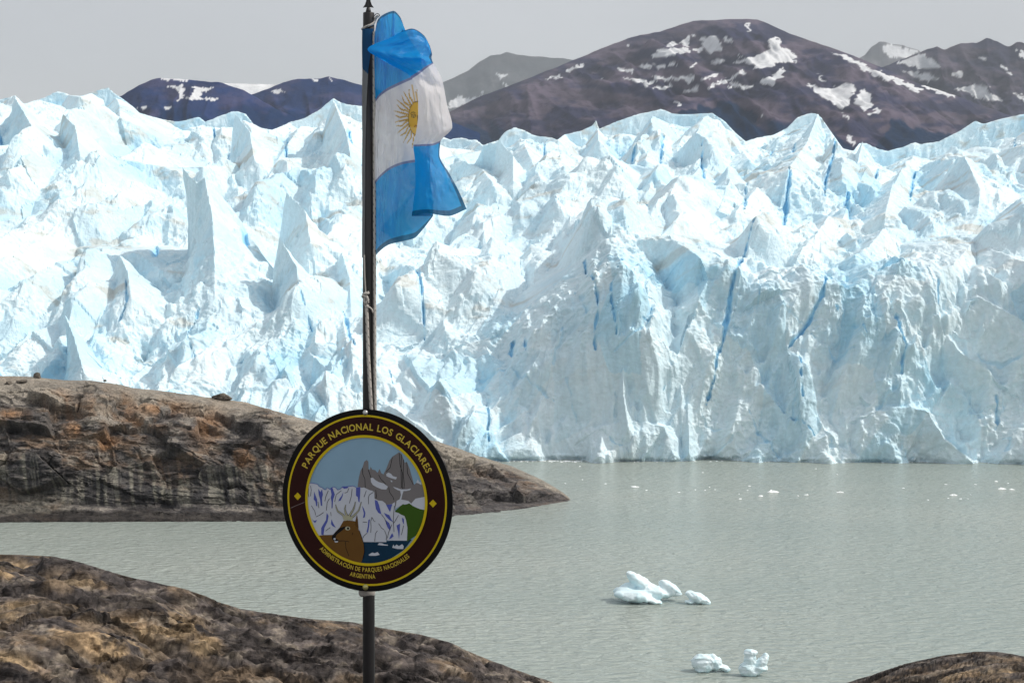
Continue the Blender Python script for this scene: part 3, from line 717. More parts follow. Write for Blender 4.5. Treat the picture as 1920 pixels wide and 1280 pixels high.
# ------------------------------------------------------------------ near shore rock (bottom left) and the ground down from the flagpole
def hump(npx, pxs, crest_xy, Dcr, c1, c2, d_arr, base_fn, seed, name, label, warm_zone, detail=1.0):
    cp = np.interp(pxs, [a for a, b in crest_xy], [b for a, b in crest_xy])
    s = (cp - HZ) / F
    d = d_arr[:, None]
    Dk = Dcr(pxs)[None, :]
    x = (pxs[None, :] - 960) / F * d
    line = CAMZ - s[None, :] * d
    q_ = d - Dk
    z = line - np.where(q_ < 0, c1 * q_ ** 2, c2 * q_ ** 2)
    base = base_fn(x, d)
    k = 1.2
    z = np.maximum(z, base) + k * .25 * np.clip(1 - np.abs(z - base) / (2 * k), 0, 1) ** 2
    near = np.exp(-(q_ / 3.5) ** 2)
    P = np.stack([x, d + 0 * x, z], axis=2)
    N = grid_normals(P); N *= np.sign(N[..., 2:3] + 1e-9)
    u_, w_ = x + .3 * d, d * .95 + z
    wu = u_ + 1.1 * fbm2(u_ / 5, w_ / 5, seed + 1, 3); ww_ = w_ + .8 * fbm2(u_ / 5, w_ / 5, seed + 2, 3)
    _, fb, fr = facets(wu / 6.0 - ww_ / 9, ww_ / 1.9 + wu / 9, seed + 3)
    fh, _ = pyr(wu / 6.5 - ww_ / 9, ww_ / 2.2 + wu / 9, seed + 5, 1, 1, .3, .3)
    _, fb2, fr2 = facets(wu / 1.7 - ww_ / 3, ww_ / .5 + wu / 3.5, seed + 7)
    fh2, _ = pyr(wu / 1.7 - ww_ / 3, ww_ / .6 + wu / 3.5, seed + 9, 1, 1, .3, .3)
    pits = sm(.35, .85, fbm2(u_ / 2.2, w_ / 1.3, seed + 12, 3))
    rub = sm(-.1, .5, fbm2(u_ / 11, w_ / 7, seed + 13, 3))
    fh3, _ = pyr(wu / .6 - ww_ / 1.1, ww_ / .24 + wu / 1.3, seed + 17, 1, 1, .3, .3)
    dsp = .85 * fh + .34 * fh2 * (.35 + .8 * rub) + .08 * fh3 - .18 * np.exp(-(fb / .05) ** 2) - .22 * pits * rub + .12 * fbm2(u_ / 3, w_ / 2, seed + 14, 4) + .07 * fbm2(u_ / .5, w_ / .35, seed + 15, 2)
    # ledges: broken bedding steps whose risers face the lake path
    def ledge(q_, edge):
        f_ = q_ - np.floor(q_)
        return np.where(f_ < 1 - edge, -f_ / (1 - edge), -(1 - f_) / edge)
    q1 = w_ / 3.4 + u_ / 16 + .55 * fbm2(u_ / 7, w_ / 6, seed + 60, 4); q2 = w_ / 1.05 - u_ / 7 + .7 * fbm2(u_ / 3, w_ / 2.5, seed + 61, 4)
    q3 = u_ / 4.5 - w_ / 6 + .5 * fbm2(u_ / 5, w_ / 5, seed + 62, 4)
    lm1 = sm(-.35, .35, fbm2(u_ / 12, w_ / 8, seed + 63, 3)); lm2 = sm(-.2, .5, fbm2(u_ / 5, w_ / 4, seed + 64, 3))
    l1, l2, l3 = ledge(q1, .10), ledge(q2, .14), ledge(q3, .10)
    dsp = dsp + .55 * (l1 + .5) * lm1 + .22 * (l2 + .5) * lm2 + .32 * (l3 + .5) * (1 - .6 * lm1)
    scale = np.clip(d / 40, .15, 1)
    P = P + N * (dsp * detail * scale * (1 - .8 * near))[..., None]
    lim = CAMZ - s[None, :] * P[..., 1]
    P[..., 2] -= np.clip(P[..., 2] - lim - .03 * vn2(u_ / .8, d, seed + 16), 0, None)
    ppx = 960 + P[..., 0] / P[..., 1] * F; ppy = HZ - (P[..., 2] - CAMZ) / P[..., 1] * F
    c = rock_colours(P, seed + 20, (0.15, 0.112, 0.078), (0.088, 0.076, 0.071), (0.27, 0.235, 0.19), (0.022, 0.020, 0.021), sc_=2.6)
    wm = np.zeros(ppx.shape)
    for cx, cy, rx, ry in warm_zone:
        wm = np.maximum(wm, np.exp(-(((ppx - cx) / rx) ** 2 + ((ppy - cy) / ry) ** 2)))
    c = mixc(c, (0.46, 0.33, 0.19), np.clip(.8 * wm * sm(-.35, .5, fbm2(u_ / 1.6, w_ / .9, seed + 40, 4)), 0, .9))
    c = mixc(c, (0.15, 0.14, 0.125), .6 * np.exp(-(q_ / 3.0) ** 2) * sm(-.5, .4, fbm2(u_ / 2, w_ / 2, seed + 41, 3)))
    c = mixc(c, (0.03, 0.027, 0.026), .5 * pits * rub)
    c = mixc(c, (0.30, 0.225, 0.135), .55 * sm(.72, .76, fr) * sm(-.2, .3, wm - .25)); c = mixc(c, (0.062, 0.055, 0.054), .6 * sm(.30, .26, fr))
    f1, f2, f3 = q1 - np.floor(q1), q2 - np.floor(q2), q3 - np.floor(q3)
    c *= (1.12 - .4 * lm1 * sm(.88, .93, f1) - .3 * lm2 * sm(.84, .9, f2))[..., None]        # darker colour on the ledge risers
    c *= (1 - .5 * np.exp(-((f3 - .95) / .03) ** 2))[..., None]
    c *= (1 + .7 * (fr2 - .5) + .3 * (fr - .5))[..., None]
    c *= (1 - .55 * np.exp(-(fb2 / .06) ** 2) * rub - .5 * np.exp(-(fb / .035) ** 2))[..., None]
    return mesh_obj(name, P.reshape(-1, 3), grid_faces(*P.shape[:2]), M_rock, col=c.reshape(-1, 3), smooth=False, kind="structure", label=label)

near_crest = [(-900, 1030), (-300, 1030), (0, 1039), (60, 1041), (100, 1043), (150, 1056), (200, 1071), (250, 1084), (300, 1094), (345, 1105), (400, 1126), (450, 1141), (520, 1152), (590, 1161), (660, 1166), (720, 1178), (780, 1188), (830, 1201), (880, 1222), (930, 1243), (1000, 1267), (1040, 1282), (1200, 1345), (1500, 1420), (2600, 1600)]
d_near = np.concatenate([np.linspace(3, 72, 34, endpoint=False), np.linspace(72, 112, 290, endpoint=False), np.linspace(112, 190, 24)])
px_near = np.concatenate([np.linspace(-2600, -60, 40, endpoint=False), np.linspace(-60, 1090, 620, endpoint=False), np.linspace(1090, 3600, 40)])
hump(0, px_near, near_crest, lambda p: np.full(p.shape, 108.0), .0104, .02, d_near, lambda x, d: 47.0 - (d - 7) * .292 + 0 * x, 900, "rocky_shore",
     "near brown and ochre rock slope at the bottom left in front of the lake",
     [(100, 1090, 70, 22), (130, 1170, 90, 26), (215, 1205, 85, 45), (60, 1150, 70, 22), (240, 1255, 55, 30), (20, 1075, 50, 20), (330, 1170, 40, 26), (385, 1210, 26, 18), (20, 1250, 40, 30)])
right_crest = [(1500, 1330), (1580, 1283), (1612, 1272), (1640, 1264), (1660, 1257), (1700, 1244), (1760, 1230), (1800, 1224), (1830, 1221), (1870, 1221), (1900, 1226), (1920, 1230), (2000, 1246), (2150, 1290), (2300, 1340)]
hump(0, np.linspace(1560, 2250, 330), right_crest, lambda p: np.interp(p, [1560, 1612, 1920, 2250], [187, 186, 166, 158]), .012, .02, np.concatenate([np.linspace(128, 190, 150), np.linspace(191, 215, 20)]), lambda x, d: -3.0 + 0 * d + 0 * x, 1000, "rocky_point",
     "low rounded dark rock rising from the water at the bottom right corner", [(1850, 1265, 60, 12), (1780, 1275, 40, 10)], detail=.8)

# ------------------------------------------------------------------ boulders and loose stones on the headland
def stone(px, py, wpx, hpx_, D, seed):
    bm = bmesh.new()
    bmesh.ops.create_icosphere(bm, subdivisions=4, radius=1)
    wv, hv = wpx * D / F / 2, hpx_ * D / F / 2
    o = at(px, py + hpx_ / 2, D)
    V = np.array([v_.co[:] for v_ in bm.verts]); Fc = [[q_.index for q_ in f.verts] for f in bm.faces]
    bm.free()
    # a chipped block: cut by a few random planes
    r = np.random.default_rng(seed)
    for k in range(16):
        n = r.normal(size=3); n /= np.linalg.norm(n)
        lim = r.uniform(.62, .9)
        dd = V @ n
        V = V - np.clip(dd - lim, 0, None)[:, None] * n
    V = V + .05 * np.stack([vn2(V[:, 0] * 4 + k, V[:, 1] * 4 + V[:, 2] * 3, seed + k) for k in range(3)], axis=1)
    V[:, 2] = np.where(V[:, 2] < -.6, -.6 + (V[:, 2] + .6) * .2, V[:, 2])
    V = V * np.array([wv, wv * .8, hv]) * 1.15
    V = V + o + np.array([0, 0, hv * .5])
    col = np.zeros(V.shape); col[:] = (0.13, 0.115, 0.095)
    col *= (1 + .3 * vn2(V[:, 0] * 2, V[:, 2] * 3 + V[:, 1], seed))[:, None]
    return V, Fc, col, o
for k, (px, py, wp, hp, lab) in enumerate([
    (416, 741, 35, 15, "single grey boulder perched on the crest of the rock headland"),
    (70, 702, 13, 13, "upright grey stone on the headland crest near the left edge"),
    (16, 716, 14, 8, "rusty stone on top of the headland at the left edge"),
    (42, 713, 22, 7, "flat dark stone lying left of the upright stone on the headland"),
    (14, 745, 12, 9, "ochre stone on the upper slope of the headland at the left edge"),
    (197, 712, 6, 5, "tiny dark stone on the headland crest above the rust stained slabs")]):
    kk = int(np.argmin(np.abs(hpx - px)))
    Dst = Dc[kk] - 1.0
    if py > crest_h[kk] + 6: Dst = Dc[kk] - 8
    V, Fc, col, o = stone(px, py, wp, hp, Dst, 50 + k)
    mesh_obj("boulder" if wp > 20 else "stone", V, Fc, M_rock, col=col, smooth=False, origin=o, label=lab, cat="boulder" if wp > 20 else "stone", group="stones on the headland")

# ------------------------------------------------------------------ floating ice
def ellipsoid(c0, r, rot=0.0, tilt=0.0):
    return (c0, r, rot, tilt)

def implicit_ice(name, wy, lobes, label, group, seed, res=30):
    """lobes: (px,py, half width px, half height px, roll in the picture plane, depth half m, depth shift m)"""
    D = water_D(wy); k = D / F
    base = at(np.mean([l[0] for l in lobes]), wy, D); base[2] = 0
    bm = bmesh.new()
    for (px, py, hw, hh, rl, dp, ds) in lobes:
        g = at(px, py, D)
        M = Matrix.Translation(Vector((g[0] - base[0], ds, g[2]))) @ Matrix.Rotation(rl, 4, 'Y') @ Matrix.Diagonal((hw * k, dp, hh * k, 1))
        bmesh.ops.create_icosphere(bm, subdivisions=3, radius=1, matrix=M)
    me = bpy.data.meshes.new("tmp"); bm.to_mesh(me); bm.free()
    ob = bpy.data.objects.new("tmp", me); COL.objects.link(ob)
    rm = ob.modifiers.new("r", 'REMESH'); rm.mode = 'VOXEL'
    rm.voxel_size = max(l[2] for l in lobes) * k / res * 1.6
    s_ = ob.modifiers.new("s", 'SMOOTH'); s_.iterations = 5; s_.factor = .5
    dg = bpy.context.evaluated_depsgraph_get()
    em = ob.evaluated_get(dg).to_mesh()
    V = np.array([v_.co[:] for v_ in em.vertices]); N = np.array([v_.normal[:] for v_ in em.vertices])
    Fc = [list(p.vertices) for p in em.polygons]
    ob.evaluated_get(dg).to_mesh_clear()
    bpy.data.objects.remove(ob); bpy.data.meshes.remove(me)
    L = max(l[2] for l in lobes) * k
    a = V[:, 0] + .6 * V[:, 1]; b = V[:, 2] + .5 * V[:, 1]
    nz = -np.abs(vn2(a / L * 2, b / L * 3, seed)) * .06 + .018 * vn2(a / L * 5, b / L * 6, seed + 1) + .008 * vn2(a / L * 12, b / L * 12, seed + 5)
    fh, fb, fr = facets(a / L * 2.2, b / L * 2.6, seed + 2)
    V = V + N * ((nz + .06 * fh) * L)[:, None]
    col = np.zeros(V.shape); col[:] = (0.74, 0.88, 0.93)
    col = mixc(col, (0.58, 0.83, 0.90), np.clip(.55 * sm(.5, .9, fr) + .5 * sm(.6, 0, V[:, 2]), 0, 1))
    return mesh_obj(name, V + base, Fc, M_berg, col=col, origin=base, label=label, cat="iceberg", group=group)

implicit_ice("iceberg", 1127, [(1187, 1114, 38, 12, .06, 2.2, -.8), (1214, 1099, 47, 11, .52, 1.5, .6), (1189, 1081, 19, 7, .5, 1.1, .7), (1170, 1106, 22, 9, -.35, 1.6, .8), (1218, 1122, 24, 6.5, .22, 1.3, -1.6), (1256, 1103, 24, 12, .62, 1.4, .4), (1243, 1091, 9, 8, -.8, .9, .4), (1230, 1109, 32, 11, .2, 1.6, 0), (1268, 1112, 15, 6, .3, 1.0, .3)], "large white winged iceberg with a slanting spike, upper left of the near floating ice", "icebergs drifting near the shore", 21)
implicit_ice("iceberg", 1131, [(1308, 1120, 22, 10, .35, 1.2, 0), (1296, 1114, 12, 7, .2, .9, .1), (1322, 1127, 11, 8, .4, .8, -.2), (1292, 1127, 9, 3, .1, .6, -.4)], "small rounded iceberg just right of the large winged one", "icebergs drifting near the shore", 22)
implicit_ice("iceberg", 1258, [(1320, 1242, 25, 18, .05, 1.1, 0), (1340, 1242, 15, 14, .25, .8, 0), (1352, 1250, 20, 7, .3, .7, 0), (1316, 1254, 14, 6, 0, .8, -.2), (1337, 1231, 8, 7, 0, .6, 0)], "lumpy white iceberg with a tapering right end, near the bottom edge", "icebergs drifting near the shore", 23)
implicit_ice("iceberg", 1266, [(1402, 1254, 18, 15, .1, .9, 0), (1406, 1236, 12, 19, .05, .7, 0), (1407, 1223, 14, 7, 0, .7, 0), (1428, 1241, 19, 9, -.85, .8, .1), (1434, 1236, 7, 13, .15, .6, .1), (1424, 1252, 17, 8, 0, .8, 0), (1412, 1260, 17, 8, -.2, .8, 0)], "white iceberg with an upright knob and a side fin, near the bottom edge", "icebergs drifting near the shore", 24)

FLOE = [(1189, 911, 20, 3, "long thin ice floe, leftmost of the larger far floes"), (1449, 919, 23, 8, "largest peaked ice floe far out in the middle of the lake"), (1427, 928, 12, 4, "flat ice floe just left of and below the largest far floe"), (1512, 926, 10, 3, "small flat floe right of the largest far floe"), (1576, 921, 13, 4, "flat floe midway between the largest far floe and the right edge"), (1787, 926, 17, 5, "low domed floe on the right, nearer than the right edge pair"), (1879, 914, 18, 6, "domed floe near the right edge, left of a flat sliver"), (1898, 916, 14, 3, "flat sliver of ice at the right edge beside a domed floe"), (1868, 901, 8, 3, "tiny floe above the domed floe near the right edge")]
SPECK = [(1801, 934), (1815, 934), (1330, 912), (1341, 917), (1405, 910), (1386, 925), (1388, 934), (1212, 918), (1273, 922), (1530, 878), (1322, 918), (1402, 918), (1496, 928), (1570, 922), (1773, 907), (1829, 907), (1778, 933), (1890, 905), (1135, 906), (1092, 898), (1087, 873), (1318, 885), (1569, 888), (1694, 914), (1820, 926), (1304, 917), (1740, 936), (1060, 905)]
def floe(px, py, wp, hp, seed):
    D = water_D(py + hp * .4); k = D / F
    r = np.random.default_rng(seed)
    n1, n2 = 26, 9
    V, Fc = [], []
    ph = r.uniform(0, 6, 4)
    for j in range(n2):
        f = j / (n2 - 1)
        for i in range(n1):
            th = i / n1 * 2 * math.pi
            rad = (1 - f ** 1.5) ** .8 * (1 + .18 * math.sin(2 * th + ph[0]) + .14 * math.sin(5 * th + ph[1]))
            zz_ = hp * k * (-.25 + f ** .8 * (.75 + .25 * math.sin(3 * th + ph[2])) * (.6 + .3 * math.cos(th + ph[3]) ** 2))
            V.append((wp / 2 * k * rad * math.cos(th) + .25 * wp * k * f * math.sin(ph[3]) * .6, max(.6, wp * .35 * k) * rad * math.sin(th), zz_))
    for j in range(n2 - 1):
        for i in range(n1):
            Fc.append((j * n1 + i, j * n1 + (i + 1) % n1, (j + 1) * n1 + (i + 1) % n1, (j + 1) * n1 + i))
    o = at(px, py, D); o[2] = 0
    return np.array(V) + o, Fc, o
for k, (px, py, wp, hp, lab) in enumerate(FLOE):
    V, Fc, o = floe(px, py, wp, hp, 300 + k)
    mesh_obj("ice_floe", V, Fc, M_berg, col=np.tile((0.86, 0.91, 0.925), (len(V), 1)), origin=o, label=lab, cat="ice floe", group="far ice floes")
for k, (px, py) in enumerate(SPECK):
    V, Fc, o = floe(px, py, random.uniform(3, 6.5), random.uniform(1.2, 2.4), 400 + k)
    mesh_obj("ice_fragment", V, Fc, M_berg, col=np.tile((0.86, 0.91, 0.925), (len(V), 1)), origin=o, label="tiny white ice fragment floating far out on the lake", cat="ice floe", group="tiny ice fragments on the lake")
# brash ice crowded along the foot of the glacier
V, Fc = [], []
for k in range(420):
    px = random.choice([random.uniform(905, 1130), random.uniform(1520, 1930), random.uniform(1600, 1930), random.uniform(905, 1930)])
    py = 862.6 + abs(random.gauss(0, 1.0)) + (px - 905) / 1015 * 2.2 * random.uniform(0, 1)
    v_, f_, o = floe(px, py, random.uniform(1.5, 7), random.uniform(.7, 1.7), 900 + k)
    b0 = len(V); V += list(v_); Fc += [tuple(b0 + q_ for q_ in f) for f in f_]
mesh_obj("brash_ice", np.array(V), np.array(Fc), M_berg, col=np.tile((0.88, 0.92, 0.93), (len(V), 1)), kind="stuff", label="thin line of crushed white ice along the foot of the glacier")

# ------------------------------------------------------------------ flagpole
PD = 7.0
KP = PD / F
pole_x = (691.3 - 960) * KP
pole_r = 11.3 * KP
def zpx(py, D=PD): return CAMZ - (py - HZ) / F * D
def lathe(prof, n=28, cx=pole_x, cy=PD):
    V, Fc = [], []
    for (r, z_) in prof:
        for i in range(n):
            th = i / n * 2 * math.pi
            V.append((cx + r * math.cos(th), cy + r * math.sin(th), z_))
    for j in range(len(prof) - 1):
        for i in range(n):
            Fc.append((j * n + i, j * n + (i + 1) % n, (j + 1) * n + (i + 1) % n, (j + 1) * n + i))
    Fc.append(tuple(range(n))[::-1]); Fc.append(tuple((len(prof) - 1) * n + i for i in range(n)))
    return V, Fc
pole = empty("flagpole", (pole_x, PD, 46.9), label="slim black painted flagpole with a spear point tip", cat="flagpole")
V, Fc = lathe([(pole_r, 46.7), (pole_r, 47.5), (pole_r, zpx(1110)), (pole_r * .99, zpx(600)), (pole_r * .96, zpx(52))])
mesh_obj("shaft", V, Fc, M_black, pole)
V, Fc = lathe([(pole_r * .93, zpx(53)), (pole_r * .95, zpx(52)), (pole_r * .94, zpx(26)), (pole_r * .9, zpx(24.5)), (pole_r * .3, zpx(24))])
mesh_obj("cap", V, Fc, M_black, pole)
kz = KP
sx = pole_x - 0.6 * KP
prof = [(5.2 * kz, zpx(24.2)), (4.6 * kz, zpx(20)), (4.0 * kz, zpx(17)), (3.4 * kz, zpx(15.5)), (3.2 * kz, zpx(14.5))]
V, Fc = lathe(prof, 20, sx)
mesh_obj("finial_neck", V, Fc, M_black, pole)
# spear head: four sharp flanges with flared barbs
V, Fc = [], []
outline = [(0, -22), (2.2, -12), (3.2, -4), (4.2, 3), (6.4, 9.5), (10.4, 15.0), (4.0, 14.0), (2.4, 14.8), (0, 14.8)]
for a_ in (0, math.pi / 2):
    for sgn in (1, -1):
        b0 = len(V)
        for th_ in (-1, 1):
            for (r, py) in outline:
                t_ = 1.3 * kz * th_ * (1 - .6 * r / 10.4)
                X_, Y_ = sgn * r * kz, t_
                V.append((sx + X_ * math.cos(a_) - Y_ * math.sin(a_), PD + X_ * math.sin(a_) + Y_ * math.cos(a_), zpx(py)))
        n = len(outline)
        for i in range(n - 1):
            Fc.append((b0 + i, b0 + i + 1, b0 + n + i + 1, b0 + n + i))
        Fc.append(tuple(b0 + i for i in range(n))); Fc.append(tuple(b0 + n + i for i in range(n))[::-1])
mesh_obj("finial_spear", V, Fc, M_black, pole, smooth=False)
V, Fc = lathe([(pole_r * 3.2, 46.88), (pole_r * 3.2, 47.02), (pole_r * 1.3, 47.04), (pole_r * 1.2, 47.12), (pole_r, 47.13)])
mesh_obj("base_flange", V, Fc, M_black, pole)

# ------------------------------------------------------------------ ropes
def rope_mat():
    m, n, l, b = new_mat("flecked_white_rope")
    uv = n.new("ShaderNodeUVMap")
    sp = n.new("ShaderNodeSeparateXYZ"); l.new(uv.outputs[0], sp.inputs[0])
    # black flecks spiral along the braid
    def math_(op, a, b_):
        q_ = n.new("ShaderNodeMath"); q_.operation = op
        for i, s_ in enumerate((a, b_)):
            if s_ is None: continue
            if isinstance(s_, (int, float)): q_.inputs[i].default_value = s_
            else: l.new(s_, q_.inputs[i])
        return q_.outputs[0]
    fr1 = math_('FRACT', math_('ADD', math_('MULTIPLY', sp.outputs[1], 24.0), math_('MULTIPLY', sp.outputs[0], 2.0)), None)
    fr2 = math_('FRACT', math_('MULTIPLY', sp.outputs[0], 4.0), None)
    a1 = math_('LESS_THAN', math_('ABSOLUTE', math_('SUBTRACT', fr1, .5), None), .085)
    a2 = math_('LESS_THAN', math_('ABSOLUTE', math_('SUBTRACT', fr2, .5), None), .22)
    fm = math_('MULTIPLY', a1, a2)
    mx = n.new("ShaderNodeMixRGB"); l.new(fm, mx.inputs[0])
    mx.inputs[1].default_value = (0.50, 0.48, 0.45, 1); mx.inputs[2].default_value = (0.02, 0.02, 0.022, 1)
    l.new(mx.outputs[0], b.inputs["Base Color"])
    b.inputs["Roughness"].default_value = .85
    wv = n.new("ShaderNodeTexWave"); wv.inputs["Scale"].default_value = 90; wv.bands_direction = 'DIAGONAL'
    l.new(uv.outputs[0], wv.inputs["Vector"])
    bp = n.new("ShaderNodeBump"); bp.inputs["Distance"].default_value = .0006
    l.new(wv.outputs["Fac"], bp.inputs["Height"]); l.new(bp.outputs[0], b.inputs["Normal"])
    return m
M_rope = rope_mat()
M_cord = plain("white_cord", (0.5, 0.48, 0.45), .85, .2)

def tube(name, pts, r, mat, parent=None, n=10, **kw):
    pts = np.array(pts, float)
    # resample smoothly
    tt = np.concatenate([[0], np.cumsum(np.linalg.norm(np.diff(pts, axis=0), axis=1))])
    m = max(8, int(tt[-1] / (r * 2.2)))
    ts = np.linspace(0, tt[-1], min(m, 260))
    Q = np.stack([np.interp(ts, tt, pts[:, k]) for k in range(3)], axis=1)
    for _ in range(2):
        Q[1:-1] = .25 * Q[:-2] + .5 * Q[1:-1] + .25 * Q[2:]
    T = np.gradient(Q, axis=0); T /= np.linalg.norm(T, axis=1, keepdims=True) + 1e-12
    up_ = np.array([0.0, 1.0, 0.02]) if abs(T[0] @ np.array([0, 1, 0])) < .9 else np.array([1.0, 0, 0])
    V, uvl = [], []
    for i, (p, t_) in enumerate(zip(Q, T)):
        a_ = up_ - t_ * (up_ @ t_); a_ /= np.linalg.norm(a_); b_ = np.cross(t_, a_); up_ = a_
        for j in range(n + 1):
            th = j / n * 2 * math.pi
            V.append(p + r * (math.cos(th) * a_ + math.sin(th) * b_)); uvl.append((j / n, ts[i]))
    Fc = [(i * (n + 1) + j, i * (n + 1) + j + 1, (i + 1) * (n + 1) + j + 1, (i + 1) * (n + 1) + j) for i in range(len(Q) - 1) for j in range(n)]
    Fc.append(tuple(range(n))[::-1]); Fc.append(tuple((len(Q) - 1) * (n + 1) + j for j in range(n)))
    o = mesh_obj(name, V, Fc, mat, parent, **kw)
    uvx = o.data.uv_layers.new(name="UVMap")
    vi = np.zeros(len(o.data.loops), dtype=np.int32); o.data.loops.foreach_get("vertex_index", vi)
    uvx.data.foreach_set("uv", np.array(uvl, dtype=np.float32)[vi].ravel())
    return o
def pp(px, py, toward=0.0):
    return at(px, py, PD - toward)
rope = empty("halyard_rope", at(702, 770, PD - .03), label="black flecked white halyard rope hanging down the flagpole to the sign", cat="rope")
tube("rope_strand", [pp(701.5, 60, .035), pp(701.5, 120, .03), pp(702, 300, .03), pp(702.5, 500, .03), pp(703, 700, .03), pp(704, 790, .01)], 2.9 * KP, M_rope, rope)
tube("rope_strand", [pp(686.5, 572, .045), pp(688, 590, .046), pp(690, 660, .045), pp(694, 730, .045), pp(697.5, 790, .034)], 3.4 * KP, M_rope, rope)
tube("cord", [pp(683, 478, .042), pp(684, 520, .044), pp(686, 552, .046)], 1.3 * KP, M_cord, rope)
kn = []
for k in range(70):
    a_ = k / 70 * 2 * math.pi * 3.0
    kn.append(pp(686 + (5.2 + 2.2 * math.sin(a_ * .66)) * math.cos(a_), 548 + 26 * k / 70 + 3.6 * math.sin(a_ * 1.7), .05 + .012 * math.sin(a_)))
tube("knot", kn, 3.0 * KP, M_rope, rope)
tube("knot", [pp(679, 556, .05), pp(684, 552, .06), pp(691, 556, .06), pp(692, 566, .055), pp(686, 572, .06), pp(680, 568, .05), pp(683, 560, .055)], 2.8 * KP, M_rope, rope)
tube("rope_end", [pp(687, 574, .055), pp(694, 576, .05), pp(698, 580, .045), pp(699, 586, .04)], 1.5 * KP, M_cord, rope)
tie = [pp(691.3 + 12 * math.sin(a_), 48.5 - 5.5 * math.sin(a_) + 1.2 * math.sin(3 * a_), 12.5 * KP * math.cos(a_)) for a_ in np.linspace(-1.75, 1.6, 24)]
tie += [pp(703, 38, .01), pp(702, 33, .012), pp(706, 29, .012), pp(710, 30, .012)]
tube("top_tie", tie, 2.5 * KP, M_rope, rope)
tube("wire_hook", [pp(701, 32, .02), pp(703, 28, .02), pp(707, 25.3, .02), pp(711, 26.5, .02), pp(712, 31, .015)], .75 * KP, M_black, rope)

# ------------------------------------------------------------------ flag
def flag_mat():
    m, n, l, b = new_mat("thin_flag_cloth")
    out = n["Material Output"]
    a_ = n.new("ShaderNodeAttribute"); a_.attribute_name = "Col"
    df = n.new("ShaderNodeBsdfDiffuse"); tr = n.new("ShaderNodeBsdfTranslucent"); gl = n.new("ShaderNodeBsdfGlossy"); gl.inputs["Roughness"].default_value = .42
    tc = n.new("ShaderNodeTexCoord")
    no = n.new("ShaderNodeTexNoise"); no.inputs["Scale"].default_value = 9; no.inputs["Detail"].default_value = 4
    l.new(tc.outputs["Object"], no.inputs["Vector"])
    bp = n.new("ShaderNodeBump"); bp.inputs["Distance"].default_value = .012; bp.inputs["Strength"].default_value = .5
    l.new(no.outputs["Fac"], bp.inputs["Height"])
    for s_ in (df, tr, gl): l.new(bp.outputs[0], s_.inputs["Normal"])
    l.new(a_.outputs["Color"], df.inputs[0]); l.new(a_.outputs["Color"], tr.inputs[0])
    m1 = n.new("ShaderNodeMixShader"); m1.inputs[0].default_value = .62
    l.new(df.outputs[0], m1.inputs[1]); l.new(tr.outputs[0], m1.inputs[2])
    m2 = n.new("ShaderNodeMixShader"); m2.inputs[0].default_value = .018
    l.new(m1.outputs[0], m2.inputs[1]); l.new(gl.outputs[0], m2.inputs[2])
    tp_ = n.new('ShaderNodeBsdfTransparent'); m3 = n.new('ShaderNodeMixShader'); m3.inputs[0].default_value = .05
    l.new(m2.outputs[0], m3.inputs[1]); l.new(tp_.outputs[0], m3.inputs[2])
    l.new(m3.outputs[0], out.inputs[0])
    return m
M_flag = flag_mat()
KA = np.array([0, .15, .3, .45, .55, .62, .68, .78, .9, 1.0])
ROWS = [
 (0.0, [(703, 60), (708, 38), (722, 26), (738, 21), (750, 32), (757, 52), (752, 60), (772, 54), (795, 67), (806, 86)]),
 (.10, [(702, 86), (712, 72), (725, 64), (740, 58), (752, 60), (768, 74), (730, 72), (768, 72), (798, 84), (810, 102)]),
 (.20, [(702, 118), (712, 113), (726, 110), (745, 108), (765, 106), (790, 108), (689, 93), (728, 98), (782, 104), (809, 108)]),
 (.28, [(703, 156), (712, 148), (725, 141), (745, 132), (765, 126), (790, 122), (728, 119), (752, 118), (792, 112), (810, 113)]),
 (.333, [(704, 188), (712, 178), (725, 168), (745, 158), (765, 149), (795, 136), (771, 145), (784, 137), (800, 125), (812, 118)]),
 (.42, [(703, 225), (713, 220), (728, 214), (748, 206), (772, 200), (805, 190), (784, 178), (797, 168), (816, 157), (829, 150)]),
 (.50, [(702, 262), (713, 258), (729, 252), (750, 244), (775, 238), (808, 230), (784, 215), (801, 210), (825, 202), (838, 195)]),
 (.60, [(702, 302), (713, 296), (729, 288), (750, 280), (775, 273), (806, 268), (779, 254), (800, 252), (832, 244), (848, 238)]),
 (.667, [(703, 343), (714, 330), (730, 317), (750, 308), (775, 303), (806, 300), (775, 274), (790, 273), (810, 272), (826, 266)]),
 (.74, [(704, 372), (714, 361), (730, 350), (752, 342), (778, 338), (806, 335), (778, 302), (794, 300), (812, 296), (824, 290)]),
 (.84, [(704, 412), (714, 402), (731, 391), (752, 381), (779, 376), (810, 362), (779, 342), (800, 340), (824, 333), (844, 328)]),
 (.92, [(704, 445), (714, 434), (731, 423), (752, 414), (779, 408), (812, 388), (776, 374), (800, 372), (832, 368), (861, 360)]),
 (1.0, [(705, 478), (715, 468), (731, 458), (752, 453), (776, 447), (812, 405), (772, 405), (800, 400), (840, 405), (875, 392)]),
]
KD = np.array([.03, .05, .06, .02, -.03, -.06, .055, .10, .085, .03])
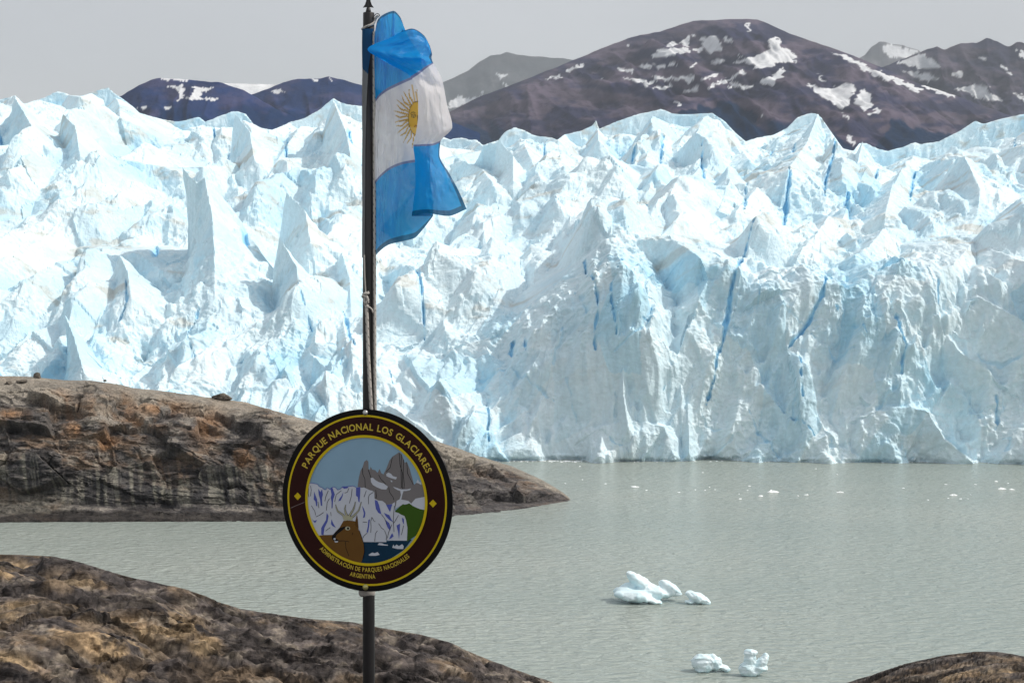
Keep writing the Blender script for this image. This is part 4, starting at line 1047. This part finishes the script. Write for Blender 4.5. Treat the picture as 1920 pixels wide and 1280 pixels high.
def catmull(t, kn, vals):
    """Hermite interpolation along axis 0 with non-uniform knots (limited slopes: no overshoot at the folds)"""
    vals = np.asarray(vals, float)
    h = np.diff(kn); d = np.diff(vals, axis=0) / h.reshape((-1,) + (1,) * (vals.ndim - 1))
    m = np.zeros_like(vals)
    m[0], m[-1] = d[0], d[-1]
    a_, b_ = d[:-1], d[1:]
    m[1:-1] = np.where(a_ * b_ > 0, 2 * a_ * b_ / (a_ + b_ + np.where(a_ + b_ == 0, 1e-9, 0)), 0)
    i = np.clip(np.searchsorted(kn, t) - 1, 0, len(kn) - 2)
    hh = h[i]; s = (t - kn[i]) / hh
    sh = (-1,) + (1,) * (vals.ndim - 1)
    s, hh = s.reshape(sh), hh.reshape(sh)
    return (2 * s**3 - 3 * s**2 + 1) * vals[i] + (s**3 - 2 * s**2 + s) * hh * m[i] + (-2 * s**3 + 3 * s**2) * vals[i + 1] + (s**3 - s**2) * hh * m[i + 1]
fa = np.linspace(0, 1, 240); fbv = np.linspace(0, 1, 300)
net = np.array([r[1] for r in ROWS], float)
netb = catmull(fbv, np.array([r[0] for r in ROWS]), net)                       # (nb, 10, 2)
net2 = catmull(fa, KA, np.swapaxes(netb, 0, 1))                                # (na, nb, 2)
net2 = np.swapaxes(net2, 0, 1)
A, B = np.meshgrid(fa, fbv)
dep = catmull(fa, KA, KD)[None, :] + .010 * np.sin(A * 26 + B * 5 + 1.2 * np.sin(B * 9)) + .012 * fbm2(A * 7, B * 5, 700, 3)
# creases pulled from the pinch beside the pole
dep += .022 * np.exp(-(((net2[..., 1] - 98 - .12 * (net2[..., 0] - 690)) / 9) ** 2)) * (A > .66) - .02 * np.exp(-(((net2[..., 1] - 112 - .38 * (net2[..., 0] - 690)) / 9) ** 2)) * (A > .66)
dep = np.where((A > .64) & (B > .12) & (B < .3), np.maximum(dep, .05), dep)
dep += .007 * fbm2(A * 19 + 4 * B, B * 13 - 3 * A, 720, 3)
dep += .03 * np.sin(np.clip((A - .68) / .32, 0, 1) * math.pi) * np.sin(B * math.pi)
Dp = PD - dep
FP = np.stack([(net2[..., 0] - 960) / F * Dp, Dp, CAMZ - (net2[..., 1] - HZ) / F * Dp], axis=2)
BLUE, WHITE = np.array((0.012, 0.40, 0.84)), np.array((0.86, 0.86, 0.89))
c = np.zeros(FP.shape); c[:] = WHITE
c[(B < .3333) | (B > .6667)] = BLUE
hem = (B > .978) | (A > .982) | (B < .012)
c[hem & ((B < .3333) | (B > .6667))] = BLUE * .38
c[(np.abs(B - .3345) < .006) | (np.abs(B - .6655) < .006)] = (0.22, 0.26, 0.45)
# printed sun with a face, straight and wavy rays
sxp = (net2[..., 0] - 782) / .80; syp = (net2[..., 1] - 219)
on = A < .62
rr = np.hypot(sxp / .92, syp * .98 / 1.0); th = np.arctan2(syp, sxp)
GOLD = (0.80, 0.50, 0.06); LINE = (0.20, 0.12, 0.03)
nr = 32
ph = th * nr / (2 * math.pi)
idx = np.round(ph)
wavy = (idx % 2 == 0)
off = np.where(wavy, .22 * np.sin((rr - 20) / 4.5), 0)
ray_w = np.clip(.40 - .36 * np.clip((rr - 22) / 36, 0, 1), .0, 1)
ray = on & (rr > 20) & (rr < np.where(wavy, 56, 60)) & (np.abs(ph - idx - off) < ray_w)
c[ray] = (0.46, 0.30, 0.07)
ray_in = ray & (np.abs(ph - idx - off) < ray_w * .55)
c[ray_in] = (0.70, 0.45, 0.08)
syf = syp - 3
face = on & (np.hypot(sxp / .82, syf / 1.28) < 24)
c[on & (np.hypot(sxp / .82, syf / 1.28) < 25.5)] = LINE
c[face] = GOLD
for ex in (-9, 9):
    c[face & (np.hypot((sxp - ex) / 1.3, (syf + 5)) < 4.2) & (np.hypot((sxp - ex) / 1.3, (syf + 5)) > 2.9)] = LINE
    c[face & (np.hypot((sxp - ex), (syf + 4.5)) < 1.9)] = (0.12, 0.14, 0.12)
    c[face & (np.abs(syf + 11 - .05 * (sxp - ex) ** 2) < 1.0) & (np.abs(sxp - ex) < 6)] = LINE
c[face & (np.abs(sxp - 1.5 - .12 * (syf - 2)) < 1.0) & (syf > -6) & (syf < 9)] = LINE
c[face & (np.abs(syf - 14.5 - .5 * np.sin(sxp * .8)) < 1.2) & (np.abs(sxp) < 6)] = (0.35, 0.14, 0.03)
flag = empty("flag", tuple(at(702, 478, PD - .03)), label="sky blue and white striped flag with a golden sun, crumpled by the wind", cat="flag")
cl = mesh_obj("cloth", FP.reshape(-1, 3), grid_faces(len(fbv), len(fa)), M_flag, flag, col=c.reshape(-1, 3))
# heading strip, folded round the left side of the pole
yb = np.concatenate([np.linspace(54, 130, 40), np.linspace(131, 483, 120)])
th0 = np.interp(yb, [54, 75, 95, 130, 200, 300, 483], [1.30, 1.15, .80, .40, .08, -.10, -.22])   # how far round the front the cloth reaches
V, cc = [], []
nb_ = 16
for y_, te in zip(yb, th0):
    for k in range(nb_):
        a_ = -1.9 + (te + 1.9) * k / (nb_ - 1) - .45
        r_ = (11.3 + 1.0 + .35 * math.sin(y_ / 23 + k)) * KP
        X_ = 691.3 - 0.0
        px_off = math.sin(a_) * r_ / KP
        V.append(at(X_ + px_off, y_, PD - math.cos(a_) * r_))
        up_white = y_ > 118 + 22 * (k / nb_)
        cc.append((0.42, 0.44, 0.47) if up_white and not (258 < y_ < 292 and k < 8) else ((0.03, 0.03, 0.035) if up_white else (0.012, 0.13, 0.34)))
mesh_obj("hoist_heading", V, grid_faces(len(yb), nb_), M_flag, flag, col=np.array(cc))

# ------------------------------------------------------------------ round park sign
SD = PD - .062
TH = math.radians(15.7)
sc0 = at(686.3, 937.5, SD)
SR = 170.5 * SD / F
ex_ = np.array([math.cos(TH), -math.sin(TH), 0]); ez_ = np.array([0, 0, 1.0]); en_ = np.array([-math.sin(TH), -math.cos(TH), 0])
def S3(u, v_, h=0.0):
    return sc0 + SR * (u * ex_ + v_ * ez_) + en_ * h
def img2uv(px, py):
    d_ = np.array([(px - 960) / F, 1.0, -(py - HZ) / F]); o_ = np.array([0, 0, CAMZ])
    t_ = ((sc0 - o_) @ en_) / (d_ @ en_)
    q_ = o_ + d_ * t_ - sc0
    return (q_ @ ex_) / SR, (q_ @ ez_) / SR
ZA = lambda p: img2uv(560 + p[0] * .135417, 800 + p[1] * .135417)
ZB = lambda p: img2uv(560 + p[0] * .148402, 870 + p[1] * .148402)
sign = empty("park_sign", tuple(S3(0, -1)), label="round dark brown park sign with deer and glacier emblem fixed to the flagpole", cat="sign")
def paint(name, c3, rough=.5): return plain(name, c3, rough, .12, wear=.12)
P_black, P_brown, P_yel = paint("sign_black", (0.006, 0.006, 0.007)), paint("sign_brown", (0.030, 0.007, 0.006)), paint("sign_yellow", (0.62, 0.47, 0.012))
P_gold = paint("sign_letters", (0.60, 0.46, 0.06))
P_sky, P_grey, P_grey2 = paint("emblem_sky", (0.26, 0.42, 0.56)), paint("emblem_rock", (0.20, 0.19, 0.195)), paint("emblem_rock_dark", (0.15, 0.14, 0.155))
P_white, P_blue, P_green, P_sea = paint("emblem_ice", (0.56, 0.60, 0.68)), paint("emblem_blue", (0.09, 0.115, 0.42)), paint("emblem_green", (0.045, 0.105, 0.012)), paint("emblem_water", (0.006, 0.035, 0.075))
P_deer, P_ink, P_bone, P_deer2 = paint("emblem_brown", (0.145, 0.072, 0.018)), paint("emblem_ink", (0.008, 0.008, 0.009)), paint("emblem_bone", (0.42, 0.42, 0.30)), paint("emblem_brown_dark", (0.10, 0.048, 0.012))
def ring(name, r0, r1, h, mat, parent=sign, n=128, thick=0.0):
    V, Fc = [], []
    for i in range(n):
        a_ = i / n * 2 * math.pi
        V.append(S3(r1 * math.cos(a_), r1 * math.sin(a_), h))
    if r0 > 0:
        for i in range(n):
            a_ = i / n * 2 * math.pi
            V.append(S3(r0 * math.cos(a_), r0 * math.sin(a_), h))
        Fc = [(i, (i + 1) % n, n + (i + 1) % n, n + i) for i in range(n)]
    else:
        Fc = [tuple(range(n))]
    if thick:
        b0 = len(V)
        for i in range(n):
            a_ = i / n * 2 * math.pi
            V.append(S3(r1 * math.cos(a_), r1 * math.sin(a_), h - thick))
        Fc += [(i, b0 + i, b0 + (i + 1) % n, (i + 1) % n) for i in range(n)] + [tuple(b0 + i for i in range(n))[::-1]]
    return mesh_obj(name, V, Fc, mat, parent, smooth=False)
e_ = .0007
plate_o = ring("plate", 0, 1.0, 0, P_black, thick=.006)
ring("border_band", .70, .938, e_, P_brown)
ring("outer_ring", .917, .938, 2 * e_, P_yel)
ring("inner_ring", .688, .718, 9 * e_, P_yel)
emb = ring("emblem", 0, .70, 2 * e_, P_sky)
emb["_org"] = tuple(sign.location)
def poly_part(name, pts, h, mat, conv, rmax=.70, parent=None):
    """flat printed shape; points beyond the inner ring are pulled back to it"""
    uv = []
    pts = list(pts)
    for i in range(len(pts)):
        a_, b_ = np.array(pts[i], float), np.array(pts[(i + 1) % len(pts)], float)
        for k in range(4):
            uv.append(conv(a_ + (b_ - a_) * k / 4))
    out_ = []
    for u, v_ in uv:
        r = math.hypot(u, v_)
        if r > rmax: u, v_ = u * rmax / r, v_ * rmax / r
        out_.append((u, v_))
    bm = bmesh.new()
    vs_ = [bm.verts.new(S3(u, v_, h)) for u, v_ in out_]
    es = [bm.edges.new((vs_[i], vs_[(i + 1) % len(vs_)])) for i in range(len(vs_)) if (vs_[i].co - vs_[(i + 1) % len(vs_)].co).length > 1e-6]
    bmesh.ops.triangle_fill(bm, use_beauty=True, use_dissolve=False, edges=es, normal=Vector(en_))
    V = [v_.co[:] for v_ in bm.verts]; bm.verts.index_update()
    Fc = [[v_.index for v_ in f.verts] for f in bm.faces]
    bm.free()
    return mesh_obj(name, V, Fc, mat, parent or emb, smooth=False)
def stroke_part(name, lines, wid, h, mat, conv, parent=None):
    """printed ink lines, one part per line; a line may bring its own (start, end) width"""
    for ln in lines:
        ww_ = (wid, wid)
        if isinstance(ln, tuple): ln, ww_ = ln
        q_ = np.array([conv(p) for p in ln])
        T = np.gradient(q_, axis=0); T /= np.linalg.norm(T, axis=1, keepdims=True) + 1e-9
        nrm = np.stack([-T[:, 1], T[:, 0]], axis=1)
        wv = np.interp(np.linspace(0, 1, len(q_)), [0, 1], ww_)
        V = []
        for p, nn, s_ in zip(q_, nrm, wv):
            V += [S3(*(p + nn * s_ / 2), h), S3(*(p - nn * s_ / 2), h)]
        Fc = [(2 * i, 2 * i + 1, 2 * i + 3, 2 * i + 2) for i in range(len(q_) - 1)]
        mesh_obj(name, V, Fc, mat, parent or emb, smooth=False)
peaks = [(815, 870), (822, 800), (835, 700), (860, 600), (885, 560), (910, 480), (945, 455), (967, 480), (970, 580), (985, 590), (1000, 550), (1020, 590), (1060, 595), (1095, 635), (1122, 580), (1145, 635), (1175, 655), (1210, 590), (1260, 460), (1300, 410), (1390, 350), (1425, 372), (1455, 440), (1470, 495), (1500, 480), (1540, 580), (1600, 800), (1640, 765), (1690, 800), (1740, 800), (1750, 1000), (1600, 1040), (1500, 1090), (1250, 1100), (1050, 1010), (1040, 900)]
poly_part("rock_peaks", peaks, 3 * e_, P_grey, ZA)
stroke_part("rock_line", [[(885, 565), (890, 650), (920, 720), (925, 840)], [(967, 590), (990, 660), (1010, 720)], [(1395, 360), (1405, 520), (1440, 640), (1440, 860)], [(1300, 420), (1270, 560), (1215, 620)], [(1455, 450), (1450, 640), (1465, 800), (1460, 860)], [(1425, 380), (1420, 600), (1425, 840)], [(1110, 660), (1140, 720), (1210, 790)], [(1500, 490), (1510, 640), (1590, 800)], [(1250, 830), (1260, 900), (1310, 970), (1320, 1010)], [(1070, 870), (1080, 960), (1070, 1000)]], .006, 4 * e_, P_ink, ZA)
for poly in ([(1000, 705), (1030, 700), (1060, 730), (1110, 760), (1180, 780), (1240, 825), (1215, 865), (1150, 860), (1080, 830), (1030, 800), (1005, 760)],
             [(1215, 650), (1245, 630), (1280, 645), (1310, 680), (1365, 695), (1350, 725), (1310, 715), (1265, 700), (1220, 680)], [(1275, 735), (1300, 745), (1298, 765), (1282, 755)],
             [(1310, 825), (1360, 840), (1420, 862), (1500, 862), (1565, 848), (1540, 875), (1490, 885), (1455, 885), (1440, 930), (1425, 1000), (1400, 1000), (1420, 940), (1410, 885), (1370, 870), (1335, 850)],
             [(1630, 770), (1655, 720), (1668, 755), (1700, 770), (1700, 800), (1670, 780)]):
    poly_part("snow_patch", poly, 5 * e_, P_white, ZA)
poly_part("far_snow", [(1340, 1130), (1360, 1020), (1400, 1000), (1440, 1005), (1520, 1020), (1560, 1060), (1620, 990), (1750, 965), (1750, 1150), (1640, 1130), (1530, 1060), (1430, 1080)], 4 * e_, P_white, ZA)
poly_part("hill", [(1215, 600), (1240, 570), (1290, 525), (1320, 500), (1350, 510), (1400, 490), (1440, 520), (1490, 545), (1540, 565), (1600, 575), (1600, 800), (1480, 900), (1370, 975), (1340, 800), (1300, 700)], 5 * e_, P_green, ZB)
poly_part("water", [(780, 965), (1110, 968), (1400, 940), (1430, 950), (1330, 1080), (1150, 1200), (1000, 1260), (760, 1280), (800, 1100)], 4 * e_, P_sea, ZB)
ice = poly_part("ice_cliff", [(60, 260), (130, 240), (160, 232), (200, 240), (240, 248), (265, 280), (300, 290), (330, 318), (350, 320), (360, 290), (385, 305), (410, 320), (425, 288), (460, 285), (500, 322), (530, 312), (560, 280), (600, 285), (640, 278), (690, 270), (730, 288), (760, 285), (800, 295), (830, 290), (860, 305), (900, 325), (930, 330), (960, 350), (962, 430), (1010, 455), (1060, 460), (1100, 490), (1110, 510), (1180, 500), (1220, 475), (1222, 600), (1260, 610), (1300, 635), (1340, 650), (1360, 700), (1378, 800), (1372, 962), (1140, 960), (1112, 950), (1112, 980), (820, 978), (780, 950), (500, 960), (230, 930), (120, 700), (90, 500)], 6 * e_, P_white, ZB)
for poly in ([(200, 340), (215, 380), (238, 440), (240, 530), (225, 520), (218, 470), (195, 440)], [(252, 305), (280, 350), (300, 310), (312, 380), (300, 420), (302, 525), (285, 520), (275, 440), (258, 380)], [(405, 300), (430, 285), (445, 330), (462, 380), (440, 440), (432, 550), (420, 555), (420, 470), (410, 420), (420, 380)],
             [(570, 345), (560, 400), (535, 455), (505, 465), (520, 430), (545, 400)], [(545, 282), (640, 275), (620, 300), (580, 308)], [(730, 290), (785, 285), (780, 400), (772, 480), (760, 470), (750, 410), (728, 395)], [(805, 520), (830, 560), (848, 610), (840, 665), (815, 675), (828, 620)],
             [(965, 445), (1000, 460), (1020, 510), (1050, 630), (1010, 610), (980, 560), (970, 500)], [(1110, 510), (1190, 500), (1175, 540), (1160, 600), (1140, 570)], [(1080, 610), (1150, 640), (1175, 690), (1200, 730), (1150, 700), (1110, 660)], [(1095, 695), (1150, 740), (1168, 800), (1160, 835), (1130, 800), (1110, 750)],
             [(360, 610), (382, 650), (370, 720), (330, 800), (320, 890), (290, 885), (290, 800), (320, 750), (350, 700)], [(420, 690), (440, 740), (475, 800), (430, 775), (412, 750)], [(170, 685), (200, 712), (240, 700), (210, 740)], [(885, 700), (905, 690), (895, 780), (880, 865), (862, 850), (878, 780)], [(1240, 770), (1285, 745), (1280, 860), (1272, 940), (1262, 860)], [(1310, 670), (1335, 690), (1335, 760), (1315, 720)], [(1185, 865), (1205, 905), (1175, 930), (1145, 945), (1170, 890)]):
    poly_part("blue_shard", poly, 7 * e_, P_blue, ZB)  # printed blue shards on the ice cliff
stroke_part("ice_line", [[(155, 270), (165, 320), (155, 400)], [(130, 300), (125, 370), (135, 410)], [(380, 330), (350, 400), (335, 465)], [(395, 430), (365, 480), (355, 580)], [(545, 330), (480, 380), (460, 470)], [(640, 300), (620, 350), (585, 360)], [(680, 310), (670, 400), (645, 490)], [(860, 330), (845, 370), (830, 410)], [(950, 350), (900, 380), (885, 420), (890, 500)], [(165, 520), (210, 590), (220, 640)], [(320, 605), (270, 640), (225, 660)], [(405, 795), (370, 820), (345, 840)], [(815, 725), (870, 730)], [(930, 665), (915, 720), (920, 780), (915, 860)], [(930, 665), (960, 720), (975, 720)], [(1015, 745), (1050, 800), (1085, 825)], [(1000, 835), (975, 870), (965, 970)], [(1090, 830), (1115, 900), (1112, 950)], [(870, 865), (830, 900), (815, 930)], [(1050, 630), (1090, 680), (1120, 760)], [(1215, 520), (1205, 620), (1200, 720), (1210, 850)], [(1265, 640), (1220, 720), (1200, 745)], [(1180, 760), (1140, 860), (1125, 930)], [(1330, 770), (1310, 860), (1300, 890)], [(720, 480), (690, 560), (660, 620)], [(250, 470), (260, 550)], [(410, 600), (415, 650)]], .0055, 7.4 * e_, P_ink, ZB)
stroke_part("skyline_line", [[(130, 240), (160, 232), (200, 240), (240, 248), (265, 280), (300, 290), (330, 318), (350, 320), (360, 290), (385, 305), (410, 320), (425, 288), (460, 285), (500, 322), (530, 312), (560, 280), (640, 278), (690, 270), (730, 288)]], .006, 7.2 * e_, P_blue, ZB)
for poly in ([(1000, 1015), (1020, 992), (1060, 995), (1085, 1008), (1130, 1012), (1132, 1025), (1060, 1022)], [(1185, 1050), (1200, 1010), (1215, 1035), (1240, 1010), (1270, 1030), (1310, 1005), (1330, 1030), (1325, 1068), (1250, 1066)], [(885, 1140), (930, 1112), (965, 1120), (1000, 1105), (1028, 1140), (980, 1152), (900, 1152)]):
    poly_part("small_berg", poly, 5 * e_, P_white, ZB)
deer = poly_part("deer", [(225, 900), (320, 890), (440, 888), (470, 850), (520, 800), (555, 740), (570, 712), (620, 705), (690, 712), (735, 720), (755, 780), (765, 830), (790, 880), (815, 950), (830, 1010), (836, 1100), (820, 1170), (795, 1240), (700, 1260), (560, 1230), (420, 1140), (300, 1020)], 8 * e_, P_deer, ZB)
poly_part("deer_ear", [(725, 700), (742, 630), (752, 700), (762, 800), (740, 790), (715, 760)], 8.3 * e_, P_deer2, ZB)
poly_part("deer_mask", [(425, 915), (435, 890), (480, 845), (525, 800), (580, 785), (612, 778), (590, 800), (560, 830), (510, 865), (480, 890), (470, 925), (500, 950), (515, 962), (480, 972), (445, 962), (428, 940)], 8.5 * e_, P_ink, ZB)
poly_part("deer_eye", [(625 + 32 * math.cos(a_), 806 + 25 * math.sin(a_)) for a_ in np.linspace(0, 2 * math.pi, 14, endpoint=False)], 8.8 * e_, P_bone, ZB)
poly_part("deer_pupil", [(630 + 15 * math.cos(a_), 806 + 16 * math.sin(a_)) for a_ in np.linspace(0, 2 * math.pi, 10, endpoint=False)], 9.1 * e_, P_ink, ZB)
poly_part("deer_nostril", [(460 + 14 * math.cos(a_), 940 + 14 * math.sin(a_)) for a_ in np.linspace(0, 2 * math.pi, 10, endpoint=False)], 8.8 * e_, P_white, ZB)
poly_part("deer_chin", [(455, 968), (505, 965), (500, 982), (470, 984)], 8.8 * e_, P_white, ZB)
stroke_part("deer_line", [[(505, 965), (570, 962), (645, 975)], [(595, 975), (605, 1060), (640, 1155)], [(690, 860), (680, 890)], [(770, 830), (800, 910), (828, 1000), (836, 1100), (815, 1190)]], .006, 8.6 * e_, P_ink, ZB)
for pts in ([(610, 690), (560, 630), (500, 590), (480, 540), (472, 505)], [(630, 670), (600, 610), (588, 560), (600, 508)], [(630, 670), (670, 610), (705, 550), (722, 470)], [(640, 690), (700, 650), (765, 580), (797, 472)]):
    stroke_part("antler_edge", [(pts, (.030, .008))], .02, 8.9 * e_, P_ink, ZB)
    stroke_part("antler", [(pts, (.021, .003))], .02, 9.2 * e_, P_bone, ZB)
poly_part("antler_base", [(575, 700), (560, 655), (600, 640), (640, 650), (685, 670), (690, 705), (640, 700), (600, 712)], 9.3 * e_, P_bone, ZB)
# diamonds, scratch
for (cx, cy) in ((558.3, 929.8), (812, 943.3)):
    cu, cv = img2uv(cx, cy); s_ = .043
    V = [S3(cu + a_ * s_, cv + b_ * s_, 2 * e_) for a_, b_ in ((1, 0), (0, 1), (-1, 0), (0, -1))]
    mesh_obj("diamond", V, [(0, 1, 2, 3)], P_yel, sign, smooth=False)
stroke_part("scratch", [[(545, 952), (556, 947), (571, 941)]], .006, 2 * e_, plain("bare_scratch", (.18, .14, .14)), lambda p: img2uv(*p), parent=sign)
# lettering
GLY = {}
def glyph(ch):
    if ch in GLY: return GLY[ch]
    cu = bpy.data.curves.new("glyph", 'FONT'); cu.body = ch; cu.size = 1.0; cu.offset = .022; cu.resolution_u = 4
    ob = bpy.data.objects.new("glyph", cu); COL.objects.link(ob)
    dg = bpy.context.evaluated_depsgraph_get()
    me = ob.evaluated_get(dg).to_mesh()
    V = np.array([v_.co[:2] for v_ in me.vertices]) if len(me.vertices) else np.zeros((0, 2))
    Fc = [list(p.vertices) for p in me.polygons]
    ob.evaluated_get(dg).to_mesh_clear()
    bpy.data.objects.remove(ob); bpy.data.curves.remove(cu)
    GLY[ch] = (V, Fc)
    return GLY[ch]
capH = glyph("H")[0][:, 1].max()
def arc_text(name, text, r_base, cap, a0, a1, top=True, squeeze=.9):
    """letters set on a circle of radius r_base between angles a0..a1 (degrees)"""
    k = cap / capH
    adv, tot = [], 0
    for ch in text:
        V, _ = glyph(ch)
        wd = .30 if ch == ' ' else (V[:, 0].max() - V[:, 0].min())
        adv.append((tot, wd)); tot += wd + .10
    tot -= .10
    Vs, Fs = [], []
    for ch, (o_, wd) in zip(text, adv):
        V, Fc = glyph(ch)
        if len(V) == 0: continue
        mid = (o_ + wd / 2) / tot
        a_ = math.radians(a0 + (a1 - a0) * mid)
        xs = (V[:, 0] - V[:, 0].min() - wd / 2); ys = V[:, 1] * k
        sq = abs(math.radians(a1 - a0)) * (r_base + (cap / 2 if top else -cap / 2)) / tot
        xs = xs * sq
        b0 = len(Vs)
        er = np.array([math.cos(a_), math.sin(a_)])
        et = np.array([math.sin(a_), -math.cos(a_)]) if top else np.array([-math.sin(a_), math.cos(a_)])
        for X_, Y_ in zip(xs, ys):
            q_ = er * (r_base + Y_ if top else r_base - Y_) + et * X_
            Vs.append(S3(q_[0], q_[1], 2 * e_))
        Fs += [tuple(b0 + i for i in f) for f in Fc]
    return mesh_obj(name, Vs, Fs, P_gold, sign, smooth=False)
arc_text("lettering", "PARQUE NACIONAL LOS GLACIARES", .772, .074, 155, 24.5, True)
arc_text("lettering", "ADMINISTRACI\u00d3N DE PARQUES NACIONALES", .785, .047, 225.5, 310.5, False)
arc_text("lettering", "ARGENTINA", .858, .047, 257.0, 277.5, False)
# bolts and clamp
def dome(name, u, v_, r, mat):
    V, Fc = [], []
    n, m_ = 18, 6
    for j in range(m_):
        f = j / (m_ - 1) * math.pi / 2
        for i in range(n):
            a_ = i / n * 2 * math.pi
            V.append(S3(u + r * math.cos(f) * math.cos(a_), v_ + r * math.cos(f) * math.sin(a_), .0008 + r * SR * .75 * math.sin(f)))
    Fc = [(j * n + i, j * n + (i + 1) % n, (j + 1) * n + (i + 1) % n, (j + 1) * n + i) for j in range(m_ - 1) for i in range(n)]
    return mesh_obj(name, V, Fc, mat, sign)
dome("bolt", *img2uv(685, 773.5), .031, M_steel)
dome("bolt", *img2uv(685.5, 1100), .034, plain("brass_bolt", (.42, .40, .16), .4, .5, .6))
V, Fc = [], []
for py, side_ in ((1108, 1),):
    n = 24
    for j, (rr_, dy) in enumerate([(17, 0), (17, 6), (15.5, 10), (12.5, 12), (11.7, 11), (11.7, 0)]):
        for i in range(n + 1):
            a_ = -math.pi * .95 + i / n * math.pi * 1.9
            V.append(at(691 - 3 + rr_ * math.sin(a_) * .92, py + dy - 2, PD - rr_ * KP * math.cos(a_) * .75))
    Fc = [(j * (n + 1) + i, j * (n + 1) + i + 1, (j + 1) * (n + 1) + i + 1, (j + 1) * (n + 1) + i) for j in range(5) for i in range(n)]
mesh_obj("clamp", V, Fc, M_white_br, sign)

for o in bpy.data.objects:
    if "_org" in o: del o["_org"]

# ------------------------------------------------------------------ haze: even thin air round the whole place
m = bpy.data.materials.new("thin_haze")
m.use_nodes = True
nt = m.node_tree; nt.nodes.clear()
out = nt.nodes.new("ShaderNodeOutputMaterial"); vol = nt.nodes.new("ShaderNodeVolumePrincipled")
vol.inputs["Color"].default_value = (0.78, 0.89, 1.0, 1); vol.inputs["Density"].default_value = 3.0e-5; vol.inputs["Anisotropy"].default_value = 0.0
nt.links.new(vol.outputs[0], out.inputs["Volume"])
B_ = S + 500
V = [(x_, y_, z_) for z_ in (-450, 4600) for x_, y_ in ((-B_, -3500), (B_, -3500), (B_, B_), (-B_, B_))]
mesh_obj("haze", V, [(0, 3, 2, 1), (4, 5, 6, 7), (0, 1, 5, 4), (1, 2, 6, 5), (2, 3, 7, 6), (3, 0, 4, 7)], m, smooth=False, kind="stuff", label="thin grey mountain haze")
